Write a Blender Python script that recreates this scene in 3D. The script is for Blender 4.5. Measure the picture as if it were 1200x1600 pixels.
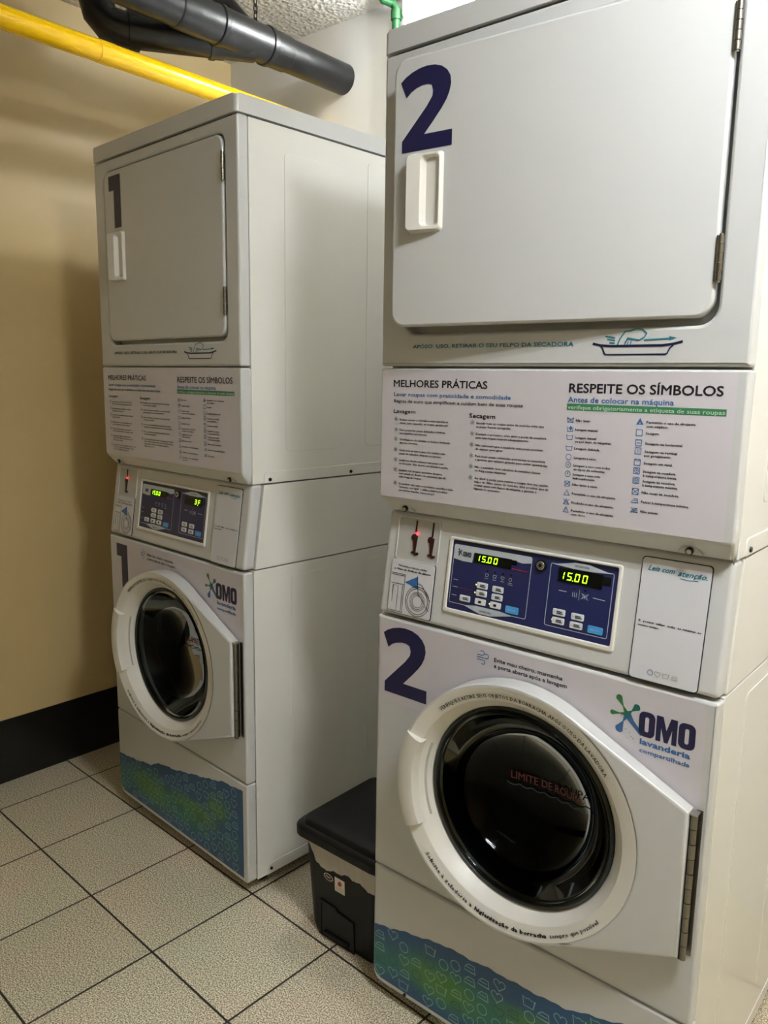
import bpy, bmesh, math, random
from mathutils import Vector, Matrix
from mathutils.geometry import tessellate_polygon
random.seed(7)
for o in list(bpy.data.objects): bpy.data.objects.remove(o)
SC = bpy.context.scene
COL = SC.collection
PI = math.pi

# ------------------------------------------------------------------ camera
def make_camera():
    yaw, pitch, roll = 0.7016, -0.1680, 0.0151
    fwd = Vector((-math.sin(yaw)*math.cos(pitch), math.cos(yaw)*math.cos(pitch), math.sin(pitch)))
    r = fwd.cross(Vector((0, 0, 1))).normalized(); u = r.cross(fwd)
    c, s = math.cos(roll), math.sin(roll)
    r2 = c*r + s*u; u2 = -s*r + c*u
    cd = bpy.data.cameras.new('camera'); co = bpy.data.objects.new('camera', cd); COL.objects.link(co)
    m = Matrix((r2, u2, -fwd)).transposed().to_4x4(); m.translation = Vector((1.0199, -1.192, 1.36))
    co.matrix_world = m
    cd.sensor_fit = 'HORIZONTAL'; cd.sensor_width = 36.0; cd.lens = 1231.2/1200*36
    cd.clip_start = 0.02
    SC.camera = co
make_camera()

# ------------------------------------------------------------------ light and exposure
LAMP_A = dict(p=(-0.42, 0.78, 2.430), r=.042, strength=92)      # round lamp on the back wall
LAMP_B = dict(p=(1.28, -0.53, 2.44), length=0.60, axis='X', strength=80, twin=.055)      # tube over the right unit
LAMP_C = dict(p=(0.9, -2.1, 2.46), length=1.2, axis='X', strength=0.8)          # tube farther back in the room
w = bpy.data.worlds.new('world'); SC.world = w; w.use_nodes = True
w.node_tree.nodes['Background'].inputs[0].default_value = (0.9, 0.95, 1.0, 1)
w.node_tree.nodes['Background'].inputs[1].default_value = 0.02
SC.view_settings.view_transform = 'Standard'; SC.view_settings.look = 'None'
SC.view_settings.gamma = 1.0; SC.view_settings.use_curve_mapping = False
SC.view_settings.exposure = 1.65

# ------------------------------------------------------------------ materials
def s2l(c):
    return tuple(((x/12.92) if x <= 0.04045 else ((x+0.055)/1.055)**2.4) for x in c)
def nt(name):
    m = bpy.data.materials.new(name); m.use_nodes = True
    t = m.node_tree; return m, t, t.nodes['Principled BSDF']
def mat(name, col, rough=0.5, metal=0.0, spec=0.5, coat=0.0, var=0.03, vscale=6.0, bump=0.0, bscale=200.0, emit=0.0, coatr=0.1):
    m, t, b = nt(name); N = t.nodes; L = t.links
    c = s2l(col)
    tc = N.new('ShaderNodeTexCoord'); nz = N.new('ShaderNodeTexNoise'); nz.inputs['Scale'].default_value = vscale
    nz.inputs['Detail'].default_value = 3
    L.new(tc.outputs['Object'], nz.inputs['Vector'])
    mx = N.new('ShaderNodeMix'); mx.data_type = 'RGBA'
    mx.inputs[6].default_value = tuple(x*(1-var) for x in c)+(1,); mx.inputs[7].default_value = tuple(min(1, x*(1+var)) for x in c)+(1,)
    L.new(nz.outputs['Fac'], mx.inputs[0]); L.new(mx.outputs[2], b.inputs['Base Color'])
    b.inputs['Roughness'].default_value = rough; b.inputs['Metallic'].default_value = metal
    b.inputs['Specular IOR Level'].default_value = spec
    b.inputs['Coat Weight'].default_value = coat; b.inputs['Coat Roughness'].default_value = coatr
    if bump:
        n2 = N.new('ShaderNodeTexNoise'); n2.inputs['Scale'].default_value = bscale; n2.inputs['Detail'].default_value = 4
        L.new(tc.outputs['Object'], n2.inputs['Vector'])
        bp = N.new('ShaderNodeBump'); bp.inputs['Strength'].default_value = bump; bp.inputs['Distance'].default_value = 0.002
        L.new(n2.outputs['Fac'], bp.inputs['Height']); L.new(bp.outputs['Normal'], b.inputs['Normal'])
    if emit:
        b.inputs['Emission Color'].default_value = c+(1,); b.inputs['Emission Strength'].default_value = emit
    return m

WHITE = mat('white_enamel_dimmed', (.80, .803, .80), .28, coat=.25, var=.01, bump=.04, bscale=60)  # fronts toned darker than the sides' enamel; shade put into the colour
WSIDE = mat('white_enamel_side', (.90, .895, .87), .22, coat=.4, var=.01, bump=.03, bscale=9)
WPLAST = mat('white_plastic', (.88, .87, .84), .38, var=.01)
RECESS = mat('recess_grey', (.72, .72, .70), .5)
VINYL = mat('pale_lilac_vinyl', (.82, .80, .825), .42, var=.015, vscale=3)
CARD = mat('card_grey_white', (.83, .83, .85), .4, var=.01)
INK = mat('black_ink', (.07, .07, .10), .5)
NAVY = mat('navy_vinyl', (.10, .10, .26), .35, var=.04)
BLUEINK = mat('blue_ink', (.20, .42, .66), .5)
TEAL = mat('teal_ink', (.10, .45, .52), .5)
GREENINK = mat('green_ink', (.24, .50, .33), .5)
SPLASHG = mat('splash_green', (.22, .48, .26), .4)
SPLASHT = mat('splash_teal', (.12, .42, .38), .4)
SPLASHB = mat('splash_blue', (.20, .38, .58), .4)
LGREEN = mat('pale_green_ink', (.72, .85, .76), .5)
PANELBLUE = mat('panel_navy', (.13, .15, .33), .3, var=.03)
PANELDARK = mat('panel_dark', (.07, .09, .20), .3)
SILVER = mat('panel_silver', (.72, .75, .78), .35)
BTN = mat('button_white', (.86, .88, .90), .4)
BTNBLUE = mat('button_blue', (.28, .62, .86), .35)
LCD = mat('display_black', (.02, .03, .02), .15)
DIGIT = mat('display_digit', (.62, 1.0, .10), .4, emit=1.2)
REDLED = mat('red_led', (1.0, .12, .16), .4, emit=3.0)
YLED = mat('yellow_led', (1.0, .85, .3), .4, emit=1.0)
REDINK = mat('red_ink', (.70, .16, .18), .5)
REDDIM = mat('dark_red_ink', (.42, .13, .10), .6)  # darker than the plain red ink
TEALDIM = mat('dark_teal_ink', (.12, .25, .28), .6)  # darker than the plain teal ink
MAROON = mat('maroon_acrylic', (.20, .06, .09), .2)
CHROME = mat('chrome', (.78, .78, .77), .18, metal=1.0)
STEEL = mat('hinge_steel', (.52, .50, .46), .35, metal=1.0, bump=.2, bscale=80)
DRUM = mat('drum_dark', (.06, .06, .06), .5, metal=.5)
DARKSTEEL = mat('dark_steel', (.20, .20, .20), .4, metal=1.0)
BLACKP = mat('black_plastic', (.042, .044, .052), .55, spec=.3, bump=.15, bscale=500)
BLACKLID = mat('black_lid_plastic', (.03, .031, .037), .45, spec=.3, bump=.1, bscale=700)
BLACKHOLE = mat('black_rubber_and_shade', (.03, .03, .03), .6)
GASKET = mat('door_gasket', (.13, .15, .14), .25)
PIPEBLACK = mat('black_pipe_paint', (.055, .055, .06), .36, var=.25, vscale=12, bump=.35, bscale=35)
YELLOW = mat('yellow_gloss_paint', (1.0, .80, .03), .2, coat=.4, var=.0)
GREENP = mat('green_paint', (.06, .27, .12), .4)
GREYP = mat('grey_conduit', (.62, .63, .60), .4)
DUCT = mat('white_duct', (.93, .93, .92), .45)
SOCKEL = mat('black_skirting', (.035, .037, .045), .32, coat=.1, bump=.2, bscale=30)
GROUTL = mat('wall_paint_edge', (.80, .76, .66), .6)
LABELW = mat('label_white', (.86, .84, .80), .5)

def mat_wall(name, col, rough=.45, bump=.25):
    m, t, b = nt(name); N = t.nodes; L = t.links; c = s2l(col)
    tc = N.new('ShaderNodeTexCoord')
    n1 = N.new('ShaderNodeTexNoise'); n1.inputs['Scale'].default_value = 2.2; n1.inputs['Detail'].default_value = 5
    n2 = N.new('ShaderNodeTexNoise'); n2.inputs['Scale'].default_value = 90; n2.inputs['Detail'].default_value = 5
    L.new(tc.outputs['Object'], n1.inputs['Vector']); L.new(tc.outputs['Object'], n2.inputs['Vector'])
    mx = N.new('ShaderNodeMix'); mx.data_type = 'RGBA'
    mx.inputs[6].default_value = tuple(x*.95 for x in c)+(1,); mx.inputs[7].default_value = tuple(min(1, x*1.05) for x in c)+(1,)
    L.new(n1.outputs['Fac'], mx.inputs[0]); L.new(mx.outputs[2], b.inputs['Base Color'])
    b.inputs['Roughness'].default_value = rough
    bp = N.new('ShaderNodeBump'); bp.inputs['Strength'].default_value = bump; bp.inputs['Distance'].default_value = 0.001
    L.new(n2.outputs['Fac'], bp.inputs['Height']); L.new(bp.outputs['Normal'], b.inputs['Normal'])
    return m
M_BEIGE = mat_wall('beige_wall_paint', (.80, .71, .52), .42)
M_GREYW = mat_wall('grey_wall_paint', (.50, .49, .47), .5)
M_BACKW = mat_wall('white_wall_paint', (.90, .895, .875), .55)

def mat_ceiling():
    m, t, b = nt('stucco_ceiling'); N = t.nodes; L = t.links
    tc = N.new('ShaderNodeTexCoord')
    n1 = N.new('ShaderNodeTexNoise'); n1.inputs['Scale'].default_value = 55; n1.inputs['Detail'].default_value = 6; n1.inputs['Roughness'].default_value = .7
    v = N.new('ShaderNodeTexVoronoi'); v.inputs['Scale'].default_value = 70
    L.new(tc.outputs['Object'], n1.inputs['Vector']); L.new(tc.outputs['Object'], v.inputs['Vector'])
    ad = N.new('ShaderNodeMath'); ad.operation = 'ADD'; L.new(n1.outputs['Fac'], ad.inputs[0]); L.new(v.outputs['Distance'], ad.inputs[1])
    bp = N.new('ShaderNodeBump'); bp.inputs['Strength'].default_value = .85; bp.inputs['Distance'].default_value = .012
    L.new(ad.outputs[0], bp.inputs['Height']); L.new(bp.outputs['Normal'], b.inputs['Normal'])
    b.inputs['Base Color'].default_value = s2l((.88, .86, .82))+(1,); b.inputs['Roughness'].default_value = .6
    return m
def mat_floor():
    m, t, b = nt('granite_speckle_tile'); N = t.nodes; L = t.links
    tc = N.new('ShaderNodeTexCoord'); mp = N.new('ShaderNodeMapping'); mp.vector_type = 'TEXTURE'
    mp.inputs['Location'].default_value = (-1.3736, -.2181, 0); mp.inputs['Rotation'].default_value = (0, 0, -.0426)
    L.new(tc.outputs['Object'], mp.inputs['Vector'])
    def brick(size):
        br = N.new('ShaderNodeTexBrick'); br.offset = 0; br.squash = 1
        br.inputs['Scale'].default_value = 1; br.inputs['Brick Width'].default_value = .2996; br.inputs['Row Height'].default_value = .2996
        br.inputs['Mortar Size'].default_value = size; br.inputs['Mortar Smooth'].default_value = .15
        br.inputs['Bias'].default_value = 0
        br.inputs['Color1'].default_value = s2l((.82, .80, .73))+(1,); br.inputs['Color2'].default_value = s2l((.79, .77, .70))+(1,)
        L.new(mp.outputs[0], br.inputs['Vector']); return br
    br = brick(.0028)
    wn = N.new('ShaderNodeTexNoise'); wn.inputs['Scale'].default_value = 300; wn.inputs['Detail'].default_value = 3; wn.inputs['Roughness'].default_value = .6
    L.new(tc.outputs['Object'], wn.inputs['Vector'])
    rp = N.new('ShaderNodeValToRGB'); e = rp.color_ramp.elements
    e[0].position = .40; e[0].color = (.30, .29, .27, 1); e[1].position = .60; e[1].color = (1.55, 1.53, 1.50, 1)
    L.new(wn.outputs['Fac'], rp.inputs[0])
    v = N.new('ShaderNodeTexVoronoi'); v.inputs['Scale'].default_value = 60; L.new(tc.outputs['Object'], v.inputs['Vector'])
    r2 = N.new('ShaderNodeValToRGB'); e = r2.color_ramp.elements; e[0].position = .03; e[0].color = (.35, .33, .3, 1); e[1].position = .07; e[1].color = (1, 1, 1, 1)
    L.new(v.outputs['Distance'], r2.inputs[0])
    pn = N.new('ShaderNodeTexNoise'); pn.inputs['Scale'].default_value = 3.2; L.new(tc.outputs['Object'], pn.inputs['Vector'])
    r3 = N.new('ShaderNodeValToRGB'); e = r3.color_ramp.elements; e[0].position = .35; e[0].color = (.97, 1.0, .93, 1); e[1].position = .65; e[1].color = (1.06, .97, .92, 1)
    L.new(pn.outputs['Fac'], r3.inputs[0])
    def mul(a, c):
        x = N.new('ShaderNodeMix'); x.data_type = 'RGBA'; x.blend_type = 'MULTIPLY'; x.inputs[0].default_value = 1
        L.new(a, x.inputs[6]); L.new(c, x.inputs[7]); return x.outputs[2]
    c = mul(mul(mul(br.outputs['Color'], rp.outputs[0]), r2.outputs[0]), r3.outputs[0])
    fm = N.new('ShaderNodeMix'); fm.data_type = 'RGBA'; L.new(br.outputs['Fac'], fm.inputs[0]); L.new(c, fm.inputs[6])
    fm.inputs[7].default_value = s2l((.20, .18, .155))+(1,)
    L.new(fm.outputs[2], b.inputs['Base Color'])
    b.inputs['Roughness'].default_value = .38
    inv = N.new('ShaderNodeMath'); inv.operation = 'SUBTRACT'; inv.inputs[0].default_value = 1; L.new(br.outputs['Fac'], inv.inputs[1])
    bp = N.new('ShaderNodeBump'); bp.inputs['Strength'].default_value = .6; bp.inputs['Distance'].default_value = .002
    L.new(inv.outputs[0], bp.inputs['Height']); L.new(bp.outputs['Normal'], b.inputs['Normal'])
    return m
def mat_wave():
    # printed artwork: a blue band with teal edges and drifting green patches
    m, t, b = nt('wave_print'); N = t.nodes; L = t.links
    tc = N.new('ShaderNodeTexCoord')
    nz = N.new('ShaderNodeTexNoise'); nz.inputs['Scale'].default_value = 4; nz.inputs['Detail'].default_value = 1
    L.new(tc.outputs['Object'], nz.inputs['Vector'])
    col = None
    base = s2l((.12, .30, .47))+(1,)
    for (cx, cz, rx, rz, c) in ((-.33, .10, .07, .05, (.12, .42, .42)), (-.16, .125, .16, .055, (.16, .44, .36)), (-.15, .120, .11, .036, (.27, .48, .20)), (.06, .12, .14, .05, (.15, .43, .36)), (.10, .15, .12, .036, (.26, .46, .20)),
                                (.21, .20, .07, .05, (.15, .42, .36)), (.20, .195, .05, .028, (.27, .46, .20)), (.27, .12, .06, .04, (.14, .38, .42))):
        mp = N.new('ShaderNodeMapping'); mp.inputs['Location'].default_value = (-cx/rx, 0, -cz/rz); mp.inputs['Scale'].default_value = (1/rx, 0, 1/rz)
        L.new(tc.outputs['Object'], mp.inputs['Vector'])
        ln = N.new('ShaderNodeVectorMath'); ln.operation = 'LENGTH'; L.new(mp.outputs[0], ln.inputs[0])
        ad = N.new('ShaderNodeMath'); ad.operation = 'MULTIPLY_ADD'; L.new(nz.outputs['Fac'], ad.inputs[0]); ad.inputs[1].default_value = .9; L.new(ln.outputs['Value'], ad.inputs[2])
        mr = N.new('ShaderNodeMapRange'); mr.interpolation_type = 'SMOOTHSTEP'; mr.inputs['From Min'].default_value = .75; mr.inputs['From Max'].default_value = 1.75
        mr.inputs['To Min'].default_value = 1; mr.inputs['To Max'].default_value = 0; L.new(ad.outputs[0], mr.inputs['Value'])
        mx = N.new('ShaderNodeMix'); mx.data_type = 'RGBA'; L.new(mr.outputs[0], mx.inputs[0])
        if col is None: mx.inputs[6].default_value = base
        else: L.new(col, mx.inputs[6])
        mx.inputs[7].default_value = s2l(c)+(1,); col = mx.outputs[2]
    L.new(col, b.inputs['Base Color']); b.inputs['Roughness'].default_value = .4
    return m
def mat_glass():
    m = bpy.data.materials.new('smoked_door_glass'); m.use_nodes = True; t = m.node_tree; N = t.nodes; L = t.links
    N.remove(N['Principled BSDF']); out = N['Material Output']
    tr = N.new('ShaderNodeBsdfTransparent'); tr.inputs[0].default_value = (.22, .24, .23, 1)
    gl = N.new('ShaderNodeBsdfGlossy'); gl.inputs['Roughness'].default_value = .04; gl.inputs[0].default_value = (.30, .31, .31, 1)
    fr = N.new('ShaderNodeFresnel'); fr.inputs[0].default_value = 1.33
    mx = N.new('ShaderNodeMixShader'); L.new(fr.outputs[0], mx.inputs[0]); L.new(tr.outputs[0], mx.inputs[1]); L.new(gl.outputs[0], mx.inputs[2])
    L.new(mx.outputs[0], out.inputs[0]); return m
def mat_liner():
    m, t, b = nt('thin_white_bag'); b.inputs['Base Color'].default_value = s2l((.80, .77, .72))+(1,)
    b.inputs['Roughness'].default_value = .3; b.inputs['Transmission Weight'].default_value = .0; b.inputs['Alpha'].default_value = .82
    N = t.nodes; L = t.links
    n = N.new('ShaderNodeTexNoise'); n.inputs['Scale'].default_value = 40; tc = N.new('ShaderNodeTexCoord'); L.new(tc.outputs['Object'], n.inputs['Vector'])
    bp = N.new('ShaderNodeBump'); bp.inputs['Strength'].default_value = .8; bp.inputs['Distance'].default_value = .006
    L.new(n.outputs['Fac'], bp.inputs['Height']); L.new(bp.outputs['Normal'], b.inputs['Normal']); return m
WAVE = mat_wave(); GLASS = mat_glass(); LINER = mat_liner()
ICONLINE = mat('icon_line_ink', (.50, .66, .66), .4)
ICONDARK = mat('icon_dark_ink', (.10, .30, .36), .4)

# ------------------------------------------------------------------ geometry helpers
TEXTCACHE = {}
def text_mesh(s, bold, shear, res):
    k = (s, bold, shear, res)
    if k not in TEXTCACHE:
        cu = bpy.data.curves.new('t', 'FONT'); cu.body = s; cu.offset = bold; cu.shear = shear; cu.resolution_u = res; cu.size = 1
        ob = bpy.data.objects.new('t', cu); COL.objects.link(ob)
        bpy.context.view_layer.update()
        me = bpy.data.meshes.new_from_object(ob.evaluated_get(bpy.context.evaluated_depsgraph_get()))
        vs = [v.co.copy() for v in me.vertices]; fs = [tuple(p.vertices) for p in me.polygons]
        bpy.data.objects.remove(ob); bpy.data.curves.remove(cu); bpy.data.meshes.remove(me)
        TEXTCACHE[k] = (vs, fs)
    return TEXTCACHE[k]
_H = text_mesh('H', 0, 0, 2)[0]; CAPH = max(v.y for v in _H) - min(v.y for v in _H)

def rr(x0, y0, x1, y1, r, n=6):
    if not isinstance(r, (tuple, list)): r = (r,)*4      # bl, br, tr, tl
    out = []
    for (cx, cy, a0), q in zip(((x0, y0, PI), (x1, y0, 1.5*PI), (x1, y1, 0), (x0, y1, .5*PI)), r):
        sx = 1 if cx == x0 else -1; sy = 1 if cy == y0 else -1
        if q <= 1e-6: out.append((cx, cy)); continue
        for i in range(n+1):
            a = a0 + i/n*PI/2
            out.append((cx+sx*q+q*math.cos(a), cy+sy*q+q*math.sin(a)))
    return out
def circ(cx, cy, r, n=32, a0=0, a1=2*PI):
    full = abs(a1-a0-2*PI) < 1e-6
    return [(cx+r*math.cos(a0+(a1-a0)*i/(n if full else n-1)), cy+r*math.sin(a0+(a1-a0)*i/(n if full else n-1))) for i in range(n)]

class Part:
    def __init__(s, name, parent=None, label=None, M=None, sharp=38):
        s.name, s.parent, s.label, s.sharp = name, parent, label, sharp
        s.wn = True; s.warp = None; s.M = M or Matrix.Identity(4); s.v = []; s.f = []; s.m = []; s.mats = []
    def mi(s, mt):
        if mt not in s.mats: s.mats.append(mt)
        return s.mats.index(mt)
    def add(s, vs, fs, mt):
        k = len(s.v); i = s.mi(mt)
        s.v += [Vector(v) for v in vs]; s.f += [tuple(k+a for a in f) for f in fs]; s.m += [i]*len(fs)
    def addbm(s, bm, mt):
        bm.verts.index_update(); s.add([v.co.copy() for v in bm.verts], [[v.index for v in f.verts] for f in bm.faces], mt); bm.free()
    # solids
    def box(s, x0, y0, z0, x1, y1, z1, mt, bev=0, seg=2):
        bm = bmesh.new(); bmesh.ops.create_cube(bm, size=1)
        for v in bm.verts: v.co = Vector(((x0+x1)/2+v.co.x*(x1-x0), (y0+y1)/2+v.co.y*(y1-y0), (z0+z1)/2+v.co.z*(z1-z0)))
        if bev: bmesh.ops.bevel(bm, geom=bm.edges[:], offset=bev, segments=seg, profile=.5, affect='EDGES')
        s.addbm(bm, mt)
    def hull(s, pts, mt, bev=0, seg=3):
        bm = bmesh.new()
        for q in pts: bm.verts.new(q)
        bmesh.ops.convex_hull(bm, input=bm.verts[:])
        bmesh.ops.dissolve_limit(bm, angle_limit=.02, verts=bm.verts[:], edges=bm.edges[:])
        if bev: bmesh.ops.bevel(bm, geom=bm.edges[:], offset=bev, segments=seg, profile=.5, affect='EDGES')
        s.addbm(bm, mt)
    def cyl(s, a, b, r, mt, n=24, r2=None):
        a, b = Vector(a), Vector(b); r2 = r if r2 is None else r2
        d = (b-a).normalized(); u = d.orthogonal().normalized(); w_ = d.cross(u)
        vs = [a+r*(math.cos(2*PI*i/n)*u+math.sin(2*PI*i/n)*w_) for i in range(n)]+[b+r2*(math.cos(2*PI*i/n)*u+math.sin(2*PI*i/n)*w_) for i in range(n)]
        s.add(vs, [(i, (i+1) % n, n+(i+1) % n, n+i) for i in range(n)]+[tuple(range(n-1, -1, -1)), tuple(range(n, 2*n))], mt)
    def tube(s, pts, r, mt, n=20, closed=False, cap=True):
        pts = [Vector(p) for p in pts]; K = len(pts); vs = []
        up = None
        for i in range(K):
            if closed: t = (pts[(i+1) % K]-pts[i-1]).normalized()
            else: t = (pts[min(i+1, K-1)]-pts[max(i-1, 0)]).normalized()
            if up is None: up = t.orthogonal().normalized()
            up = (up-t*up.dot(t)).normalized(); w_ = t.cross(up)
            rad = r[i] if isinstance(r, list) else r
            vs += [pts[i]+rad*(math.cos(2*PI*j/n)*up+math.sin(2*PI*j/n)*w_) for j in range(n)]
        fs = []
        for i in range(K if closed else K-1):
            for j in range(n):
                a, b = i*n, ((i+1) % K)*n
                fs.append((a+j, a+(j+1) % n, b+(j+1) % n, b+j))
        if cap and not closed: fs += [tuple(range(n-1, -1, -1)), tuple(range((K-1)*n, K*n))]
        s.add(vs, fs, mt)
    def lathe(s, cx, cz, prof, mt, n=96, a0=0, a1=2*PI, caps=False):
        full = abs(a1-a0-2*PI) < 1e-6; K = len(prof); R = n if full else n+1; vs = []; fs = []
        for i in range(R):
            a = a0+(a1-a0)*i/n
            for (r, y) in prof: vs.append(Vector((cx+r*math.cos(a), y, cz+r*math.sin(a)))+O)
        for i in range(n):
            j = (i+1) % R
            for k in range(K-1): fs.append((i*K+k, i*K+k+1, j*K+k+1, j*K+k))
        if caps and not full: fs += [tuple(range(K)), tuple((R-1)*K+k for k in range(K-1, -1, -1))]
        s.add(vs, fs, mt)
    def plate(s, fr, loops, w0, w1, mt, bev=0, seg=3):
        cu = bpy.data.curves.new('p', 'CURVE'); cu.dimensions = '2D'; cu.fill_mode = 'BOTH'
        cu.extrude = max((w1-w0)/2-bev, 0); cu.bevel_depth = bev; cu.bevel_resolution = seg-1; cu.offset = -bev
        for lp in loops:
            sp = cu.splines.new('POLY'); sp.points.add(len(lp)-1); sp.use_cyclic_u = True
            for q, (x, y) in zip(sp.points, lp): q.co = (x, y, 0, 1)
        ob = bpy.data.objects.new('p', cu); COL.objects.link(ob); bpy.context.view_layer.update()
        me = bpy.data.meshes.new_from_object(ob.evaluated_get(bpy.context.evaluated_depsgraph_get()))
        mid = (w0+w1)/2
        s.add([fr(v.co.x, v.co.y, v.co.z+mid) for v in me.vertices], [tuple(p.vertices) for p in me.polygons], mt)
        bpy.data.objects.remove(ob); bpy.data.curves.remove(cu); bpy.data.meshes.remove(me)
    # flat print
    def poly(s, fr, pts, mt, w_=.0004, holes=()):
        lps = [[Vector((x, y, 0)) for x, y in pts]]+[[Vector((x, y, 0)) for x, y in h] for h in holes]
        flat = [q for lp in lps for q in lp]
        s.add([fr(q.x, q.y, w_) for q in flat], [tuple(t) for t in tessellate_polygon(lps)], mt)
    def stroke(s, fr, pts, wd, mt, closed=False, w_=.0006):
        P = [Vector((x, y)) for x, y in pts]; K = len(P); vs = []
        for i in range(K):
            if closed: t = P[(i+1) % K]-P[i-1]
            else: t = P[min(i+1, K-1)]-P[max(i-1, 0)]
            if t.length < 1e-9: t = Vector((1, 0))
            t.normalize(); nrm = Vector((-t.y, t.x))*wd/2
            d = 1.0
            if 0 < i < K-1 or closed:
                e = (P[(i+1) % K]-P[i]).normalized(); d = max(.5, abs(e.dot(t)))
            for sg in (-1, 1):
                q = P[i]+sg*nrm/d; vs.append(fr(q.x, q.y, w_))
        s.add(vs, [(2*i, 2*i+1, 2*((i+1) % K)+1, 2*((i+1) % K)) for i in range(K if closed else K-1)], mt)
    def text(s, fr, t, u, v, cap, mt, width=None, bold=0.0, shear=0, align='L', w_=.0006, res=2, rot=0):
        if bold > .004:
            for i, (dx, dy) in enumerate(((-1, 0), (1, 0), (0, 1), (0, -1))):
                s.text(fr, t, u+dx*bold*cap*.8*math.cos(rot), v+(dy*bold*cap*.6)+dx*bold*cap*.8*math.sin(rot), cap, mt, width, 0, shear, align, w_+i*.00004, res, rot)
            return
        vs, fs = text_mesh(t, 0, shear, res)
        if not vs: return
        k = cap/CAPH; x0 = min(q.x for q in vs); x1 = max(q.x for q in vs)
        kx = width/(x1-x0) if width else k
        wd = (x1-x0)*kx; ox = {'L': 0, 'C': -wd/2, 'R': -wd}[align]
        c, sn = math.cos(rot), math.sin(rot); out = []
        for q in vs:
            a = (q.x-x0)*kx+ox; b = q.y*k
            out.append(fr(u+a*c-b*sn, v+a*sn+b*c, w_))
        s.add(out, fs, mt)
    def done(s):
        if s.warp: s.v = [s.warp(v) for v in s.v]
        me = bpy.data.meshes.new(s.name)
        me.from_pydata([s.M @ v for v in s.v], [], s.f)
        for mt in s.mats: me.materials.append(mt)
        me.polygons.foreach_set('material_index', s.m)
        me.polygons.foreach_set('use_smooth', [True]*len(s.f))
        me.update(); me.validate()
        try: me.set_sharp_from_angle(angle=math.radians(s.sharp))
        except Exception: pass
        o = bpy.data.objects.new(s.name, me); COL.objects.link(o)
        if s.wn:
            md = o.modifiers.new('weighted_normals', 'WEIGHTED_NORMAL'); md.keep_sharp = True; md.weight = 80
        if s.parent: o.parent = s.parent
        if s.label: o['label'] = s.label
        return o
def thing(name, label, cat, loc=(0, 0, 0), rz=0, group=None):
    o = bpy.data.objects.new(name, None); COL.objects.link(o); o.location = loc; o.rotation_euler = (0, 0, rz)
    o.empty_display_size = .1
    o['label'] = label; o['category'] = cat
    if group: o['group'] = group
    return o
def tag(o, label, cat):
    o['label'] = label; o['category'] = cat; return o
def struct(o): o['kind'] = 'structure'; return o

# ------------------------------------------------------------------ the room
ZC = 2.516; YB = .866
def slab(name, x0, y0, z0, x1, y1, z1, mt):
    p = Part(name); p.box(x0, y0, z0, x1, y1, z1, mt); return struct(p.done())
slab('floor', -1.9, -3.1, -.1, 2.7, 1.1, 0, mat_floor())
slab('ceiling', -1.9, -3.1, ZC, 2.7, 1.1, ZC+.1, mat_ceiling())
slab('wall_back', -1.75, YB, 0, 2.7, YB+.15, ZC, M_BACKW)
slab('wall_right', 2.35, -3.1, 0, 2.5, YB, ZC, M_BEIGE)
slab('wall_front', -1.75, -3.0, 0, 2.35, -2.85, ZC, M_GREYW)
def wall_x(y): return -1.534+(y+.143)*(.02488)
p = Part('wall_left')
p.hull([(wall_x(y)-dx, y, z) for y in (-2.85, YB) for z in (0, ZC) for dx in (0, .15)], M_BEIGE)
struct(p.done())
p = Part('baseboard_left')
p.hull([(wall_x(y)+dx, y, z) for y in (-2.85, YB) for z in (0, .219) for dx in (0, .006)], SOCKEL, .002, 2)
struct(p.done())

# ------------------------------------------------------------------ the stacked washer and dryer units
W = .683; D = .735
O = Vector((-W/2, -.36, 0))
CX, CZ = .353, .592
def F(y):                                  # flat front at depth y; w is towards the viewer
    return lambda u, v, w=0: Vector((u, y-w, v))+O
SL = math.hypot(.03, .211); SN = Vector((0, -.211, .03)).normalized()
def CPf(u, v, w=0):                        # the sloping control fascia
    t = v/SL
    return Vector((u, .03*t, .885+.211*t))+SN*w+O
def Lc(x, y, z): return Vector((x, y, z))+O

def star(P, fr, u, v, r, mt, w=.0005):
    for k in range(6):
        a = k*PI/3+.4
        P.stroke(fr, [(u+.15*r*math.cos(a), v+.15*r*math.sin(a)), (u+r*math.cos(a), v+r*math.sin(a))], r*.17, mt)
def teardrop(cx, cy, tx, ty, r, w0):
    # arm from centre to a round blob at its tip
    d = Vector((tx-cx, ty-cy)); L_ = d.length; d.normalize(); n = Vector((-d.y, d.x)); c = Vector((cx, cy)); t = Vector((tx, ty))
    t = t-d*r
    pts = []
    for s_ in (1, -1):
        side = []
        for k in (0, .25, .5, .72, .88):
            wd = w0*(1-k)+.0009*k if k < .5 else .0009+(r*.95-.0009)*((k-.5)/.5)**1.05
            side.append(c+d*((L_-r)*k)+n*s_*wd)
        pts.append(side)
    arc = []
    a0 = math.atan2(n.y, n.x)
    for k in range(9):
        a = a0-PI*k/8; arc.append(t+Vector((math.cos(a), math.sin(a)))*r)
    return [(q.x, q.y) for q in pts[0]+arc+pts[1][::-1]]
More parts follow.
